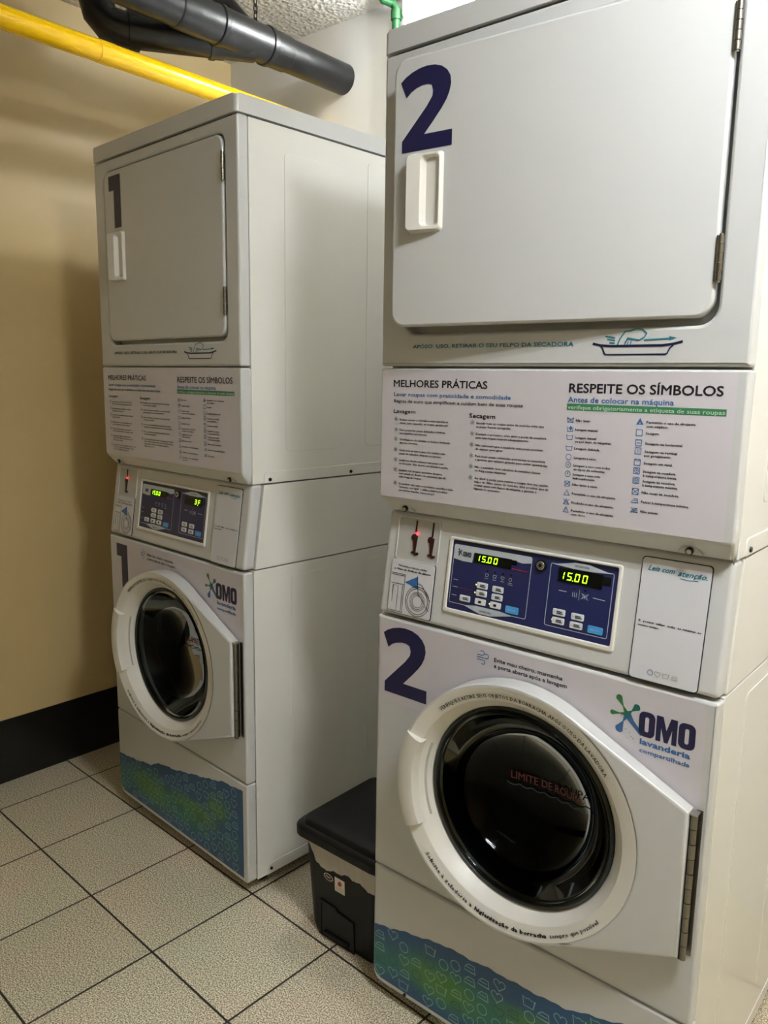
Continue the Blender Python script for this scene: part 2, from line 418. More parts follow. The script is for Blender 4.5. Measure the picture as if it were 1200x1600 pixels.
def splash(P, fr, u, v, k, mono=None):
    a, b, c = (mono,)*3 if mono else (SPLASHG, SPLASHT, SPLASHB)
    for (dx, dy, r, mt, i) in ((-.0176, .0295, .0058, a, 0), (-.0290, -.0038, .0042, a, 1), (-.0143, -.0340, .0070, c, 2), (.0196, .0200, .0060, b, 3)):
        P.poly(fr, teardrop(u, v, u+dx*k, v+dy*k, r*k, .0036*k), mt, .0005+i*.00003)
    P.poly(fr, [(u-.002*k, v-.006*k), (u+.0245*k, v-.030*k), (u+.030*k, v-.0265*k), (u+.012*k, v-.008*k), (u+.006*k, v+.004*k)], c if not mono else mono, .00064)
    P.poly(fr, circ(u+.0005*k, v, .0058*k, 14), b, .00067)
    if not mono:
        for dx, dy, r in ((-.009, -.006, .0009), (-.001, -.026, .0012), (.006, -.030, .001), (.009, -.036, .0012), (-.003, -.034, .0007), (.003, -.040, .0008), (.013, -.0385, .0013), (-.006, -.029, .0006)):
            P.poly(fr, circ(u+dx*k, v+dy*k, r*k, 8), ICONLINE, .0006)
def omo_letters(P, fr, x0, z0, w, h, mt):
    # heavy O M O blocks
    lw = w*.292; r = h*.22
    for x in (x0, x0+w-lw):
        P.poly(fr, rr(x, z0, x+lw, z0+h, (r, r, r, r), 5), mt, .0007, [rr(x+lw*.38, z0+h*.2, x+lw*.62, z0+h*.8, lw*.11, 4)])
    a = x0+lw+w*.022; b = x0+w-lw-w*.022; q = (b-a); s_ = q*.25
    P.poly(fr, [(a, z0), (a, z0+h), (a+s_*1.25, z0+h), (a+q/2, z0+h*.48), (b-s_*1.25, z0+h), (b, z0+h), (b, z0), (b-s_*.95, z0), (b-s_*.95, z0+h*.55),
                (a+q/2+s_*.35, z0), (a+q/2-s_*.35, z0), (a+s_*.95, z0+h*.55), (a+s_*.95, z0)], mt, .0007)
def heart(cx, cy, r, n=22):
    out = []
    for i in range(n):
        t = 2*PI*i/n
        out.append((cx+r*math.sin(t)**3*1.0, cy+r*(.81*math.cos(t)-.31*math.cos(2*t)-.125*math.cos(3*t)-.06*math.cos(4*t))))
    return out
def icon(P, fr, kind, u, v, r, wd, mt, w_=.0007):
    if kind == 0: P.stroke(fr, circ(u, v, r*.85, 20), wd, mt, True, w_)
    elif kind == 1: P.stroke(fr, heart(u, v, r), wd, mt, True, w_)
    elif kind == 2:
        P.stroke(fr, [(u-r, v+r*.7), (u-r*.75, v-r*.7), (u+r*.75, v-r*.7), (u+r, v+r*.7), (u+r*.5, v+r*.5), (u, v+r*.7), (u-r*.5, v+r*.5)], wd, mt, True, w_)
    else:
        P.stroke(fr, [(u-r, v-r*.6), (u+r, v-r*.6), (u+r*.8, v+r*.6), (u-r*.2, v+r*.6), (u-r*.75, v+r*.1)], wd, mt, True, w_)
        P.stroke(fr, [(u-r*.6, v), (u+r*.6, v)], wd, mt, False, w_)
TWO = [(0.0175, 0.8457), (0.0288, 0.8537), (0.0423, 0.8596), (0.0579, 0.8638), (0.0734, 0.8654), (0.0909, 0.864), (0.1061, 0.8586), (0.117, 0.8506), (0.1241, 0.8399), (0.1262, 0.8264), (0.1232, 0.8133), (0.1176, 0.8012), (0.1081, 0.7881), (0.0933, 0.7716), (0.0709, 0.7480), (0.1306, 0.7480), (0.1306, 0.7205), (0.0220, 0.7205), (0.0219, 0.7416), (0.0751, 0.7958), (0.087, 0.8114), (0.0885, 0.8207), (0.0852, 0.8307), (0.0763, 0.8339), (0.0653, 0.8339), (0.052, 0.8307), (0.0408, 0.8256), (0.0305, 0.8169)]
ONE = [(0, 1), (1, 1), (1, 0), (.42, 0), (.42, .72), (0, .72)]
SEG = {'0': 'abcdef', '1': 'bc', '5': 'acdfg', '3': 'abcdg', 'F': 'aefg'}
def seven(P, fr, ch, u, v, w, h, mt):
    t = w*.2; sh = .12
    def q(x, y): return (u+x*w+y*h*sh, v+y*h)
    tt = t/h; tw = t/w
    S = {'a': [(0, 1), (1, 1), (1-tw, 1-tt), (tw, 1-tt)], 'g': [(tw*.4, .5), (tw, .5+tt/2), (1-tw, .5+tt/2), (1-tw*.4, .5), (1-tw, .5-tt/2), (tw, .5-tt/2)],
         'd': [(tw, tt), (1-tw, tt), (1, 0), (0, 0)], 'f': [(0, .97), (tw, .97-tt), (tw, .53+tt*.3), (0, .53)], 'e': [(0, .47), (tw, .47-tt*.3), (tw, .03+tt), (0, .03)],
         'b': [(1, .97), (1, .53), (1-tw, .53+tt*.3), (1-tw, .97-tt)], 'c': [(1, .47), (1, .03), (1-tw, .03+tt), (1-tw, .47-tt*.3)]}
    for k in SEG[ch]: P.poly(fr, [q(*a) for a in S[k]], mt, .0032)

LAV = [(1.2814, ['Roupas escuras e coloridas podem manchar as', 'claras. Lave separado, as roupas agradecem!']),
       (1.2615, ['Para preservar peças delicadas e íntimas,', 'use saquinhos protetores.']),
       (1.2432, ['Certifique-se de esvaziar os bolsos, fechando', 'zíperes e botões.']),
       (1.2222, ['Cuide bem de suas roupas, não misture com', 'peças de calçados, limpeza ou tapetes.']),
       (1.2029, ['Lembre-se de não misturar suas peças com', 'as dos pets. Elas devem ser lavadas à parte.']),
       (1.1832, ['Lavagem com dosagem automática da marca', 'mais amada do Brasil e do amaciante que dá', 'vida longa às roupas.']),
       (1.1566, ['Se preferir não usar os produtos, escolha o ciclo', '“Somente com água” e utilize sempre produtos', 'em versões líquidas, nunca em pó.'])]
SEC = [(1.2829, ['Sacudir bem as roupas antes de secá-las evita que', 'as peças fiquem enrugadas.']),
       (1.2634, ['Durante o processo, evite abrir a porta da secadora', 'para suas roupas secarem adequadamente.']),
       (1.2432, ['Não sobrecarregue a secadora, suas peças precisam', 'de espaço para girar.']),
       (1.2238, ['Para secar peças volumosas, permaneça na lavanderia', 'e garanta que estejam girando para evitar queimá-las.']),
       (1.2040, ['Não é permitido lavar edredons de tamanhos Queen', 'ou King nestas máquinas.']),
       (1.1835, ['Ao abrir a porta para retirar a roupa, tire seu tecido', 'felpo do filtro antes de levá-las. Isso previne que as', 'roupas saiam com fiapos da máquina e garante a', 'higiene do processo.'])]
SYA = [(1.2968, ['Não lavar.'], 'bx'), (1.2820, ['Lavagem manual.'], 'bh'), (1.2690, ['Lavagem manual', 'ou por meio de máquinas.'], 'b'), (1.2512, ['Lavagem delicada.'], 'b'),
       (1.2359, ['Lavagem a seco.'], 'c'), (1.2231, ['Lavagem a seco com todos', 'os tipos de solvente.'], 'cA'), (1.2082, ['Lavagem a seco com', 'hidrocarboneto.'], 'cF'),
       (1.1914, ['Não lavar a seco.'], 'cx'), (1.1761, ['Permitido o uso de alvejante.'], 't'), (1.1610, ['Proibido o uso de alvejante.'], 'tx'), (1.1475, ['Permitido o uso de alvejante', 'com cloro.'], 'tC')]
SYB = [(1.2993, ['Permitido o uso de alvejante', 'com oxigênio.'], 'tA'), (1.2825, ['Secagem.'], 's'), (1.2668, ['Secagem na horizontal.'], 's-'), (1.2543, ['Secagem na vertical', 'por gotejamento.'], 's|'),
       (1.2363, ['Secagem em varal.'], 's~'), (1.2232, ['Secagem na secadora', 'à temperatura baixa.'], 'so'), (1.2081, ['Secagem na secadora', 'à temperatura máxima.'], 'so'),
       (1.1903, ['Não secar na secadora.'], 'sx'), (1.1756, ['Passar à temperatura mínima.'], 'i'), (1.1604, ['Não passar.'], 'ix')]
def care(P, fr, k, u, v, r=.0056):
    wd = .0009; m_ = BLUEINK; c0 = k[0]
    if c0 == 'b': P.stroke(fr, [(u-r, v+r*.7), (u-r*.8, v-r*.7), (u+r*.8, v-r*.7), (u+r, v+r*.7)], wd, m_); P.stroke(fr, [(u-r, v+r*.35), (u+r, v+r*.35)], wd*.7, m_)
    if c0 == 'c': P.stroke(fr, circ(u, v, r*.85, 18), wd, m_, True)
    if c0 == 't': P.stroke(fr, [(u-r*.9, v-r*.7), (u+r*.9, v-r*.7), (u, v+r*.9)], wd, m_, True)
    if c0 == 's': P.stroke(fr, rr(u-r*.85, v-r*.85, u+r*.85, v+r*.85, .0002, 1), wd, m_, True)
    if c0 == 'i': P.stroke(fr, [(u-r, v-r*.5), (u+r, v-r*.5), (u+r*.8, v+r*.6), (u-r*.3, v+r*.6)], wd, m_); P.stroke(fr, [(u-r, v-r*.5), (u-r*.6, v+r*.1), (u+r*.8, v+r*.1)], wd, m_)
    for ch in k[1:]:
        if ch == 'x': P.stroke(fr, [(u-r, v-r*.8), (u+r, v+r*.8)], wd, m_); P.stroke(fr, [(u-r, v+r*.8), (u+r, v-r*.8)], wd, m_)
        elif ch == 'h': P.poly(fr, [(u-r*.4, v+r*.2), (u+r*.1, v+r), (u+r*.7, v+r*.4), (u+r*.3, v-r*.5)], m_)
        elif ch == '-': P.stroke(fr, [(u-r*.5, v), (u+r*.5, v)], wd, m_)
        elif ch == '|': P.stroke(fr, [(u-r*.2, v-r*.5), (u-r*.2, v+r*.5)], wd, m_); P.stroke(fr, [(u+r*.25, v-r*.5), (u+r*.25, v+r*.5)], wd, m_)
        elif ch == '~': P.stroke(fr, [(u-r*.8, v+r*.8), (u-r*.3, v+r*.4), (u+r*.3, v+r*.4), (u+r*.8, v+r*.8)], wd, m_)
        elif ch == 'o': P.stroke(fr, circ(u, v, r*.55, 14), wd, m_, True); P.poly(fr, circ(u, v, r*.2, 8), m_, .0005)
        elif c0 == 't' and ch == 'A': P.poly(fr, [(u-r*.8, v-r*.6), (u-r*.2, v-r*.6), (u, v+r*.1), (u+r*.2, v-r*.6), (u+r*.8, v-r*.6), (u, v+r*.8)], m_)
        else: P.text(fr, ch, u, v-r*.4, r*.8, m_, align='C')

def hinge_small(parent, x, z0, z1, M):
    P = Part('hinge', parent, 'small steel hinge', M)
    n = 5; h = (z1-z0)/n
    for i in range(n): P.cyl(Lc(x, -.0045, z0+h*i+.0006), Lc(x, -.0045, z0+h*(i+1)-.0006), .0048 if i % 2 else .0044, STEEL, 12)
    P.cyl(Lc(x, -.0045, z0-.002), Lc(x, -.0045, z1+.002), .003, CHROME, 10)
    P.box(*(Lc(x-.006, -.0052, z0)), *(Lc(x, -.0042, z1)), STEEL)
    P.done()

def machine(num, label, loc, rz, ajar, disp2, group):
    T = thing('stacked_washer_dryer', label, 'washing machine', loc, rz, group)
    I4 = Matrix.Identity(4)
    # --- cabinets
    P = Part('dryer_cabinet', T)
    P.hull([Lc(x, y, z) for x in (.001, W-.001) for y in (.031, D) for z in (1.098, 1.941)], WSIDE, .003, 2)
    for (y0, y1, z0, z1) in ((.135, .325, 1.175, 1.885), (.415, .66, 1.175, 1.915)):
        for sx in (1, -1):
            x = W-.001 if sx > 0 else .001
            fr = (lambda u, v, w=0, x=x, sx=sx: Vector((x+sx*w, u, v))+O)
            P.plate(fr, [rr(y0, z0, y1, z1, .012)], -.0006, .0012, WSIDE, .0008, 2)
    fr = lambda u, v, w=0: Vector((W-.001+w, u, v))+O
    P.plate(fr, [rr(.065, 1.099, .70, 1.1275, (.001, .001, .010, .010))], -.0005, .0016, WSIDE, .0010, 2)
    P.done()
    for y, z in ((.083, 1.108), (.36, 1.108), (.075, .052)):
        P = Part('side_screw', T, 'small steel screw'); P.cyl(Lc(W, y, z), Lc(W+.0035, y, z), .0048, DARKSTEEL, 14, .004); P.done()
    P = Part('control_cabinet', T)
    P.hull([Lc(x, y, z) for x in (.001, W-.001) for (y, z) in ((.066, 1.0955), (D, 1.0955), (.036, .884), (D, .884))], WSIDE, .0025, 2)
    P.done()
    P = Part('washer_cabinet', T)
    bm = bmesh.new()
    for x in (.001, W-.001):
        for y in (.031, D):
            for z in (.036, .8815): bm.verts.new(Lc(x, y, z))
    bmesh.ops.convex_hull(bm, input=bm.verts[:]); bmesh.ops.dissolve_limit(bm, angle_limit=.02, verts=bm.verts[:], edges=bm.edges[:])
    bmesh.ops.bevel(bm, geom=bm.edges[:], offset=.0025, segments=2, profile=.5, affect='EDGES')
    bmesh.ops.delete(bm, geom=[f for f in bm.faces if f.calc_area() > .3 and f.calc_center_median().y < -.2], context='FACES')
    P.addbm(bm, WSIDE)
    for sx in (1, -1):
        x = W-.001 if sx > 0 else .001
        fr = (lambda u, v, w=0, x=x, sx=sx: Vector((x+sx*w, u, v))+O)
        P.plate(fr, [rr(.15, .12, .345, .852, .012)], -.0006, .0011, WSIDE, .0007, 2)
        P.plate(fr, [rr(.43, .12, .66, .852, .012)], -.0006, .0011, WSIDE, .0007, 2)
        P.plate(fr, [rr(.06, .037, .70, .068, (.001, .001, .012, .012))], -.0005, .0016, WSIDE, .0010, 2)
    P.done()
    for x in (.06, W-.06):
        for y in (.08, D-.08):
            P = Part('levelling_foot', T, 'black rubber foot'); P.cyl(Lc(x, y, 0), Lc(x, y, .014), .024, BLACKHOLE, 18, .02); P.cyl(Lc(x, y, .014), Lc(x, y, .037), .008, DARKSTEEL, 12); P.done()
    # --- top cap
    P = Part('top_cap', T)
    bm = bmesh.new()
    lp = rr(-.001, -.004, W+.001, D+.002, (.012, .012, .004, .004), 5)
    vb = [bm.verts.new(Lc(x, y, 1.9445)) for x, y in lp]; vt = [bm.verts.new(Lc(x, y, 1.984)) for x, y in lp]
    K = len(lp); ftop = bm.faces.new(vt); bm.faces.new(vb[::-1])
    for i in range(K): bm.faces.new((vb[i], vb[(i+1) % K], vt[(i+1) % K], vt[i]))
    te = [e for e in ftop.edges]
    bmesh.ops.bevel(bm, geom=te, offset=.006, segments=3, profile=.5, affect='EDGES')
    P.addbm(bm, WHITE); P.done()
    # --- dryer front with door opening
    P = Part('dryer_front_panel', T)
    P.plate(F(.030), [rr(0, 1.3835, W, 1.9415, .004, 3), rr(.056, 1.443, .632, 1.912, .028)], 0, .030, WHITE, .0055, 3)
    pan = P.done()
    # lettering under the door
    P = Part('lint_notice', pan)
    fr = F(0)
    P.text(fr, 'APÓSO  USO, RETIRAR O SEU FELPO DA SECADORA', .0785, 1.4165, .0064, TEAL if num == 2 else INK, .331, .05)
    P.stroke(fr, [(.443, 1.4195), (.456, 1.4165), (.475, 1.4152), (.555, 1.4152), (.572, 1.4172), (.5857, 1.4205)], .0035, NAVY)
    P.stroke(fr, [(.4565, 1.4155), (.460, 1.412), (.4635, 1.4035), (.466, 1.402), (.560, 1.402), (.5635, 1.4035), (.567, 1.411), (.572, 1.4155)], .0022, NAVY)
    hand = [(.484, 1.4165), (.488, 1.4260), (.496, 1.4375), (.503, 1.4375), (.513, 1.441), (.523, 1.4395), (.530, 1.4335), (.527, 1.428), (.519, 1.4235), (.5, 1.4265), (.497, 1.4195)]
    P.stroke(fr, hand, .0019, TEAL)
    for k in range(3): P.stroke(fr, [(.4975+k*.0045, 1.4225), (.4955+k*.0045, 1.4155)], .0014, BLUEINK)
    for k in range(3): P.stroke(fr, [(.463+k*.004, 1.4305-k*.005), (.480, 1.4275-k*.004)], .0020, TEAL)
    P.stroke(fr, [(.527, 1.4235), (.567, 1.4252)], .0022, TEAL)
    P.poly(fr, [(.565, 1.4225), (.577, 1.4258), (.565, 1.4285)], TEAL)
    P.done()
    # --- dryer door
    HX = .630
    Mh = Matrix.Translation(Lc(HX, -.004, 0)) @ Matrix.Rotation(math.radians(ajar), 4, 'Z') @ Matrix.Translation(-Lc(HX, -.004, 0))
    P = Part('dryer_door', T, 'closed door' if ajar < 1 else 'door standing slightly open', Mh)
    P.plate(F(.018), [rr(.0595, 1.4535, .6265, 1.909, .027)], 0, .021, WHITE, .0045, 3)
    P.plate(F(.026), [rr(.09, 1.48, .60, 1.885, .02)], 0, .009, WSIDE, .003, 2)
    dd = P.done(); fd = F(-.003)
    hinge_small(dd, HX, 1.503, 1.566, Mh); hinge_small(dd, HX, 1.805, 1.868, Mh)
    P = Part('door_handle', dd, None, Mh)
    out = rr(.0965, 1.6140, .1665, 1.7465, .007, 4); inn = rr(.1275, 1.6240, .1595, 1.7390, .007, 4)
    # wedge-shaped housing: high on the grip side, low at the rim
    n_ = len(out); zc = 1.68; wh = lambda x, t=0: .0185-(x-.0965)/.07*.0125+t
    bm = bmesh.new()
    def ring(lp, w): return [bm.verts.new(fd(x, y, w(x) if callable(w) else w)) for x, y in lp]
    sh_ = lambda d: [(x+(d if x < .13 else -d), y+(d if y < zc else -d)) for x, y in out]
    r0 = ring(out, 0); r1 = ring(sh_(.0025), lambda x: wh(x, -.0022)); r1b = ring(sh_(.0042), wh)
    r2 = ring([(x+(-.0015 if x < .14 else .0015), y+(-.0015 if y < zc else .0015)) for x, y in inn], wh); r2b = ring(inn, lambda x: wh(x, -.0018)); r3 = ring([(x+(.004 if x < .14 else 0), y+(.002 if y < zc else -.002)) for x, y in inn], .0008)
    for a, b in ((r0, r1), (r1, r1b), (r1b, r2), (r2, r2b), (r2b, r3)):
        for i in range(n_): bm.faces.new((a[i], a[(i+1) % n_], b[(i+1) % n_], b[i]))
    bm.faces.new(r3)
    P.addbm(bm, WPLAST); P.done()
    P = Part('door_number', dd, 'dark navy numeral %d sticker' % num, Mh)
    if num == 2:
        k = .135/.145
        P.poly(fd, [(.0745+(x-.0175)*.945, 1.7525+(z-.7205)*k) for x, z in TWO], NAVY, .0006)
    else: P.poly(fd, [(.0885+x*.064, 1.757+y*.138) for x, y in ONE], NAVY, .0006)
    P.done()
    # --- instruction fascia
    P = Part('instruction_panel', T)
    P.hull([Lc(x, y, z) for x in (0, W) for y in (0, .03) for z in (1.126, 1.3795)] + [Lc(x, y, 1.0985) for x in (.020, W-.008) for y in (.021, .032)] + [Lc(x, .03, 1.0985) for x in (.012, W-.004)], WHITE, .0045, 3)
    ip = P.done()
    for x in (.060, .617):
        P = Part('screw_boss', ip)
        P.hull([Lc(x-.022, .012, 1.101), Lc(x+.022, .012, 1.101), Lc(x-.007, .008, 1.119), Lc(x+.007, .008, 1.119), Lc(x, .02, 1.119), Lc(x-.018, .02, 1.101), Lc(x+.018, .02, 1.101)], WHITE, .002, 2); P.done()
        P = Part('panel_screw', ip, 'countersunk screw')
        P.cyl(Lc(x, .014, 1.1085), Lc(x, .0065, 1.1065), .0060, DARKSTEEL, 16); P.cyl(Lc(x, .012, 1.108), Lc(x, .0055, 1.106), .0042, CHROME, 12); P.done()
    P = Part('instruction_sticker', ip, 'pale sticker with laundry instructions'); fr = F(0)
    P.poly(fr, rr(.004, 1.129, .668, 1.3755, .003, 2), VINYL, .0003)
    P.text(fr, 'MELHORES PRÁTICAS', .0336, 1.3445, .0128, INK, .2135, .045, w_=.0006, res=3)
    P.text(fr, 'Lavar roupas com praticidade e comodidade', .0345, 1.3268, .0070, BLUEINK, .2615, .04)
    P.text(fr, 'Regras de ouro que simplificam e cuidam bem de suas roupas', .0345, 1.3145, .0058, INK, .286, .03)
    P.text(fr, 'Lavagem', .0345, 1.2945, .0068, INK, .053, .05); P.text(fr, 'Secagem', .2115, 1.2925, .0076, INK, .0545, .05)
    P.text(fr, 'RESPEITE OS SÍMBOLOS', .4063, 1.3420, .0140, INK, .2435, .045, res=3)
    P.text(fr, 'Antes de colocar na máquina', .4050, 1.3262, .0085, BLUEINK, .1745, .04)
    P.poly(fr, [(.4035, 1.3130), (.6565, 1.3130), (.6565, 1.3232), (.4035, 1.3240)], GREENINK, .0005)
    P.text(fr, 'verifique obrigatoriamente a etiqueta de suas roupas', .4055, 1.3150, .0062, LGREEN, .249, .03, w_=.0008)
    for items, x, xs, wmax in ((LAV, .050, .0406, .131), (SEC, .2270, .2182, .150)):
        mx_ = max(len(l) for _, ls in items for l in ls)
        for z, ls in items:
            star(P, fr, xs, z+.001, .0050, GREENINK if random.random() < .3 else INK)
            for k, l in enumerate(ls): P.text(fr, l, x, z-.0012-k*.0064, .0037, INK, wmax*len(l)/mx_, .06, res=1)
    for items, x, xi in ((SYA, .4212, .4115), (SYB, .5397, .5291)):
        for z, ls, k_ in items:
            care(P, fr, k_, xi, z+.0003)
            for k, l in enumerate(ls): P.text(fr, l, x, z-.0018-k*.0062, .0037, INK, .00265*len(l), .06, res=1)
    P.done()
    # --- control fascia
    P = Part('control_panel', T)
    P.hull([Lc(x, y, z) for x in (.001, W-.001) for (y, z) in ((0, .8865), (.034, .8865))] + [Lc(x, y, z) for x in (.004, W-.002) for (y, z) in ((.030, 1.0975), (.064, 1.0975))], WHITE, .009, 4)
    cp = P.done(); fr = CPf
    P = Part('card_reader', cp, 'recessed reader with dark red slots' if num == 2 else 'recessed reader with one dark red slot')
    P.plate(fr, [rr(.030, .120, .137, .206, .008, 4), rr(.0335, .118, .1335, .2025, .006, 4)], -.001, .0022, WHITE, .001, 2)
    P.poly(fr, rr(.033, .112, .1345, .203, .006, 4), RECESS, .0006)  # pocket is not cut; its shade is put into this darker plate
    for (x, xt) in (((.0765, .078), (.1175, .119)) if num == 2 else ((.0765, .078),)):
        P.plate(fr, [rr(x-.0006, .172, x+.0026, .2, .001, 2)], .0005, .0025, MAROON, .0003, 1)
        P.plate(fr, [circ(x-.002, .1655, .0068, 20)], .0005, .003, MAROON, .0004, 1)
        P.plate(fr, [[(x-.005, .1655), (x+.0065, .170), (x+.0055, .158), (x+.004, .136), (x+.0115, .1365), (x+.0115, .132), (x+.004, .1295), (x-.0005, .1325), (x-.006, .1335), (x-.006, .137), (x-.001, .1375)]], .0005, .0027, MAROON, .0003, 1)
    P.plate(fr, [circ(.0800, .1745, .0022, 14)], .002, .0045, REDLED, .0006, 2)
    P.done()
    P = Part('camera_notice_card', cp, 'small card with line drawing of a hand and a washer')
    P.plate(fr, [rr(.0255, .008, .1355, .1175, .005, 4)], .0005, .0024, INK, .0004, 1)
    P.plate(fr, [rr(.0265, .0092, .1340, .1170, .0045, 4)], .0006, .0034, CARD, .0006, 2)
    cf = lambda u, v, w=0: CPf(u, v, w+.0033)
    P.text(cf, 'Mantenha a tela do celular', .0805, .1035, .0032, INK, .072, .08, align='C', res=1)
    P.text(cf, 'a 10cm de distância da câmera', .0805, .0965, .0034, INK, .090, .13, align='C', res=1)
    for y in (.0885, .0855): P.stroke(cf, [(.030, y), (.064, y)], .0011, INK)
    P.stroke(cf, [(.064, .0885), (.064, .012)], .0011, INK); P.stroke(cf, [(.030, .068), (.064, .068)], .0011, INK)
    P.stroke(cf, [(.036, .030), (.036, .064), (.049, .064), (.049, .014)], .0010, INK); P.stroke(cf, [(.060, .066), (.060, .014)], .0012, INK); P.stroke(cf, [(.030, .0125), (.066, .0125)], .0010, INK)
    P.poly(cf, [(.0645, .0735), (.096, .090), (.0985, .065)], BLUEINK, .0005)
    P.stroke(cf, [(.0945, .0905), (.0975, .072), (.1, .058)], .0014, INK)
    P.stroke(cf, [(.0975, .0765), (.108, .0740), (.118, .062), (.1315, .046)], .0010, INK)
    P.stroke(cf, [(.099, .062), (.100, .055), (.109, .049), (.121, .034), (.130, .026)], .0010, INK)
    for r in (.0295, .0255, .0185, .0155, .0120): P.stroke(cf, circ(.1, .0405, r, 40)[:], .0009 if r < .02 else .0012, INK, True)
    P.done()
    P = Part('display_bezel', cp)
    P.plate(fr, [rr(.161, .0345, .5085, .1805, .005, 4), rr(.1690, .0435, .5015, .1750, .003, 3)], -.002, .0038, WPLAST, .0022, 3)
    dz = P.done()
    P = Part('keypad_membrane', dz, 'navy membrane keypad')
    P.plate(fr, [rr(.1680, .0425, .5025, .1760, .003, 3)], -.001, .0010, PANELBLUE, 0)
    pf = lambda u, v, w=0: CPf(u, v, w+.0010)
    P.poly(pf, [(.169, .168), (.5015, .168), (.5015, .1752), (.169, .1752)], PANELDARK, .0002)
    # silver header and arcs
    P.poly(pf, [(.1735, .1400), (.195, .1370), (.216, .1375), (.218, .1560), (.300, .1560), (.322, .1530), (.3405, .1560), (.3405, .1640), (.336, .1670), (.177, .1670), (.1735, .1640)], SILVER, .0004)
    P.stroke(pf, rr(.1735, .0555, .3405, .1668, .003, 3), .0011, SILVER, True, .0006)
    P.stroke(pf, rr(.3785, .0545, .4945, .1635, .003, 3), .0011, SILVER, True, .0006)
    P.poly(pf, [(.206, .0555), (.244, .0455), (.268, .0455), (.316, .0555), (.285, .0590), (.235, .0590)], SILVER, .0007)
    P.text(pf, 'LAVADORA', .2565, .0495, .0034, INK, .026, .012, align='C', w_=.0009, res=1)
    P.poly(pf, [(.383, .1625), (.424, .1710), (.450, .1710), (.4905, .1625), (.455, .1600), (.420, .1600)], SILVER, .0007)
    P.text(pf, 'SECADORA', .437, .1640, .0034, INK, .026, .012, align='C', w_=.0009, res=1)
    if num == 2:
        splash(P, lambda u, v, w=0: pf(u, v, w+.0005), .1875, .1535, .21, INK)
        omo_letters(P, pf, .1940, .1460, .0185, .0095, INK)
    else: omo_letters(P, pf, .1880, .1460, .0165, .0095, INK)
    for (u0, v0, u1, v1) in ((.2195, .1385, .3, .1570), (.3945, .1345, .4760, .1590)):
        P.plate(pf, [rr(u0, v0, u1, v1, .001, 2)], 0, .0014, LCD, .0003, 1)
    P.poly(pf, [(.300, .1475), (.311, .1475), (.311, .1560), (.3, .1560)], LCD, .0008)
    P.poly(pf, [(.473, .142), (.4905, .142), (.4905, .1560), (.473, .1560)], LCD, .0008)
    def digits(s_, u, v, w, h, pitch):
        for i, ch in enumerate(s_):
            if ch != ' ': seven(P, CPf, ch, u+i*pitch, v, w, h, DIGIT)
    digits('1500', .2245, .1425, .0075, .0112, .0128)
    P.poly(CPf, circ(.2245+1.82*.0128, .1428, .0008, 8), DIGIT, .0032)
    if disp2 == '1500':
        digits('1500', .3970, .1390, .0085, .0135, .0143); P.poly(CPf, circ(.3970+1.80*.0143, .1393, .0009, 8), DIGIT, .0032)
    else:
        digits('  3F', .4130, .1400, .0085, .0125, .0160); P.poly(CPf, circ(.4600, .1385, .0011, 8), DIGIT, .0032)
    P.stroke(pf, [(.302, .1405), (.334, .1395)], .0014, REDINK)
    P.stroke(pf, [(.178, .0860), (.225, .0860)], .0003, REDINK)
    for i, x in enumerate((.251, .268, .285, .3015)):
        P.poly(pf, circ(x, .1275, .0016, 8), LCD, .0004)
        icon(P, pf, (2, 2, 1, 0)[i], x, .1200, .0036, .0007, SILVER); P.stroke(pf, [(x-.004, .1135), (x+.004, .1135)], .0009, SILVER)
    P.stroke(pf, [(.297, .1105), (.307, .1105)], .0008, SILVER)
    for y in (.1000, .0865, .0705): P.stroke(pf, [(.178, y), (.189, y)], .0011, SILVER)
    for x in (.427, .447): P.poly(pf, circ(x, .1270, .0016, 8), LCD, .0004)
    P.stroke(pf, [(.3985, .1190), (.4135, .1190)], .0014, SILVER); P.stroke(pf, [(.462, .1175), (.484, .1165)], .0012, SILVER)
    P.stroke(pf, [(.4372, .1085), (.4372, .1265)], .0007, SILVER)
    for k in range(3): P.stroke(pf, [(.4245+k*.0035, .1125+j*.002) if j % 2 else (.4255+k*.0035, .1125+j*.002) for j in range(5)], .0008, SILVER)
    for k in range(3): P.stroke(pf, [(.4435+k*.0035, .1125+j*.002) if j % 2 else (.4445+k*.0035, .1125+j*.002) for j in range(5)], .0008, SILVER)
    P.stroke(pf, [(.441, .1115), (.454, .1215)], .0008, SILVER); P.stroke(pf, [(.441, .1215), (.454, .1115)], .0008, SILVER)
    for (u, v) in ((.2305, .0985), (.2295, .0835), (.2635, .0685)): P.poly(pf, circ(u, v, .0013, 8), YLED, .0006)
    P.poly(pf, circ(.3925, .0665, .0014, 8), YLED, .0006)
    P.done()
    k_ = 0
    for (u, v) in ((.2440, .0985), (.2780, .0975), (.2440, .0840), (.2780, .0830), (.2090, .0680), (.2435, .0680), (.2765, .0680), (.4040, .0810), (.4390, .0800), (.4040, .0660), (.4380, .0650)):
        P = Part('button', dz)
        P.plate(pf, [rr(u-.0118, v-.0058, u+.0118, v+.0058, .0022, 3)], 0, .0012, BTN, .0003, 1)
        bf = lambda a, b, w=0: CPf(a, b, w+.0024)
        if k_ in (5, 6): P.poly(bf, [(u-.004, v-.0025), (u+.002, v-.0025), (u+.003, v+.002), (u-.0035, v+.002)], INK)
        else:
            P.stroke(bf, [(u-.0085, v+.003), (u-.0085, v-.002)], .0012, SILVER)
            P.stroke(bf, [(u-.004, v+.0014), (u+.0065, v+.0014)], .0014, INK); P.stroke(bf, [(u-.004, v-.0016), (u+.0085, v-.0016)], .0014, INK)
        P.done(); k_ += 1
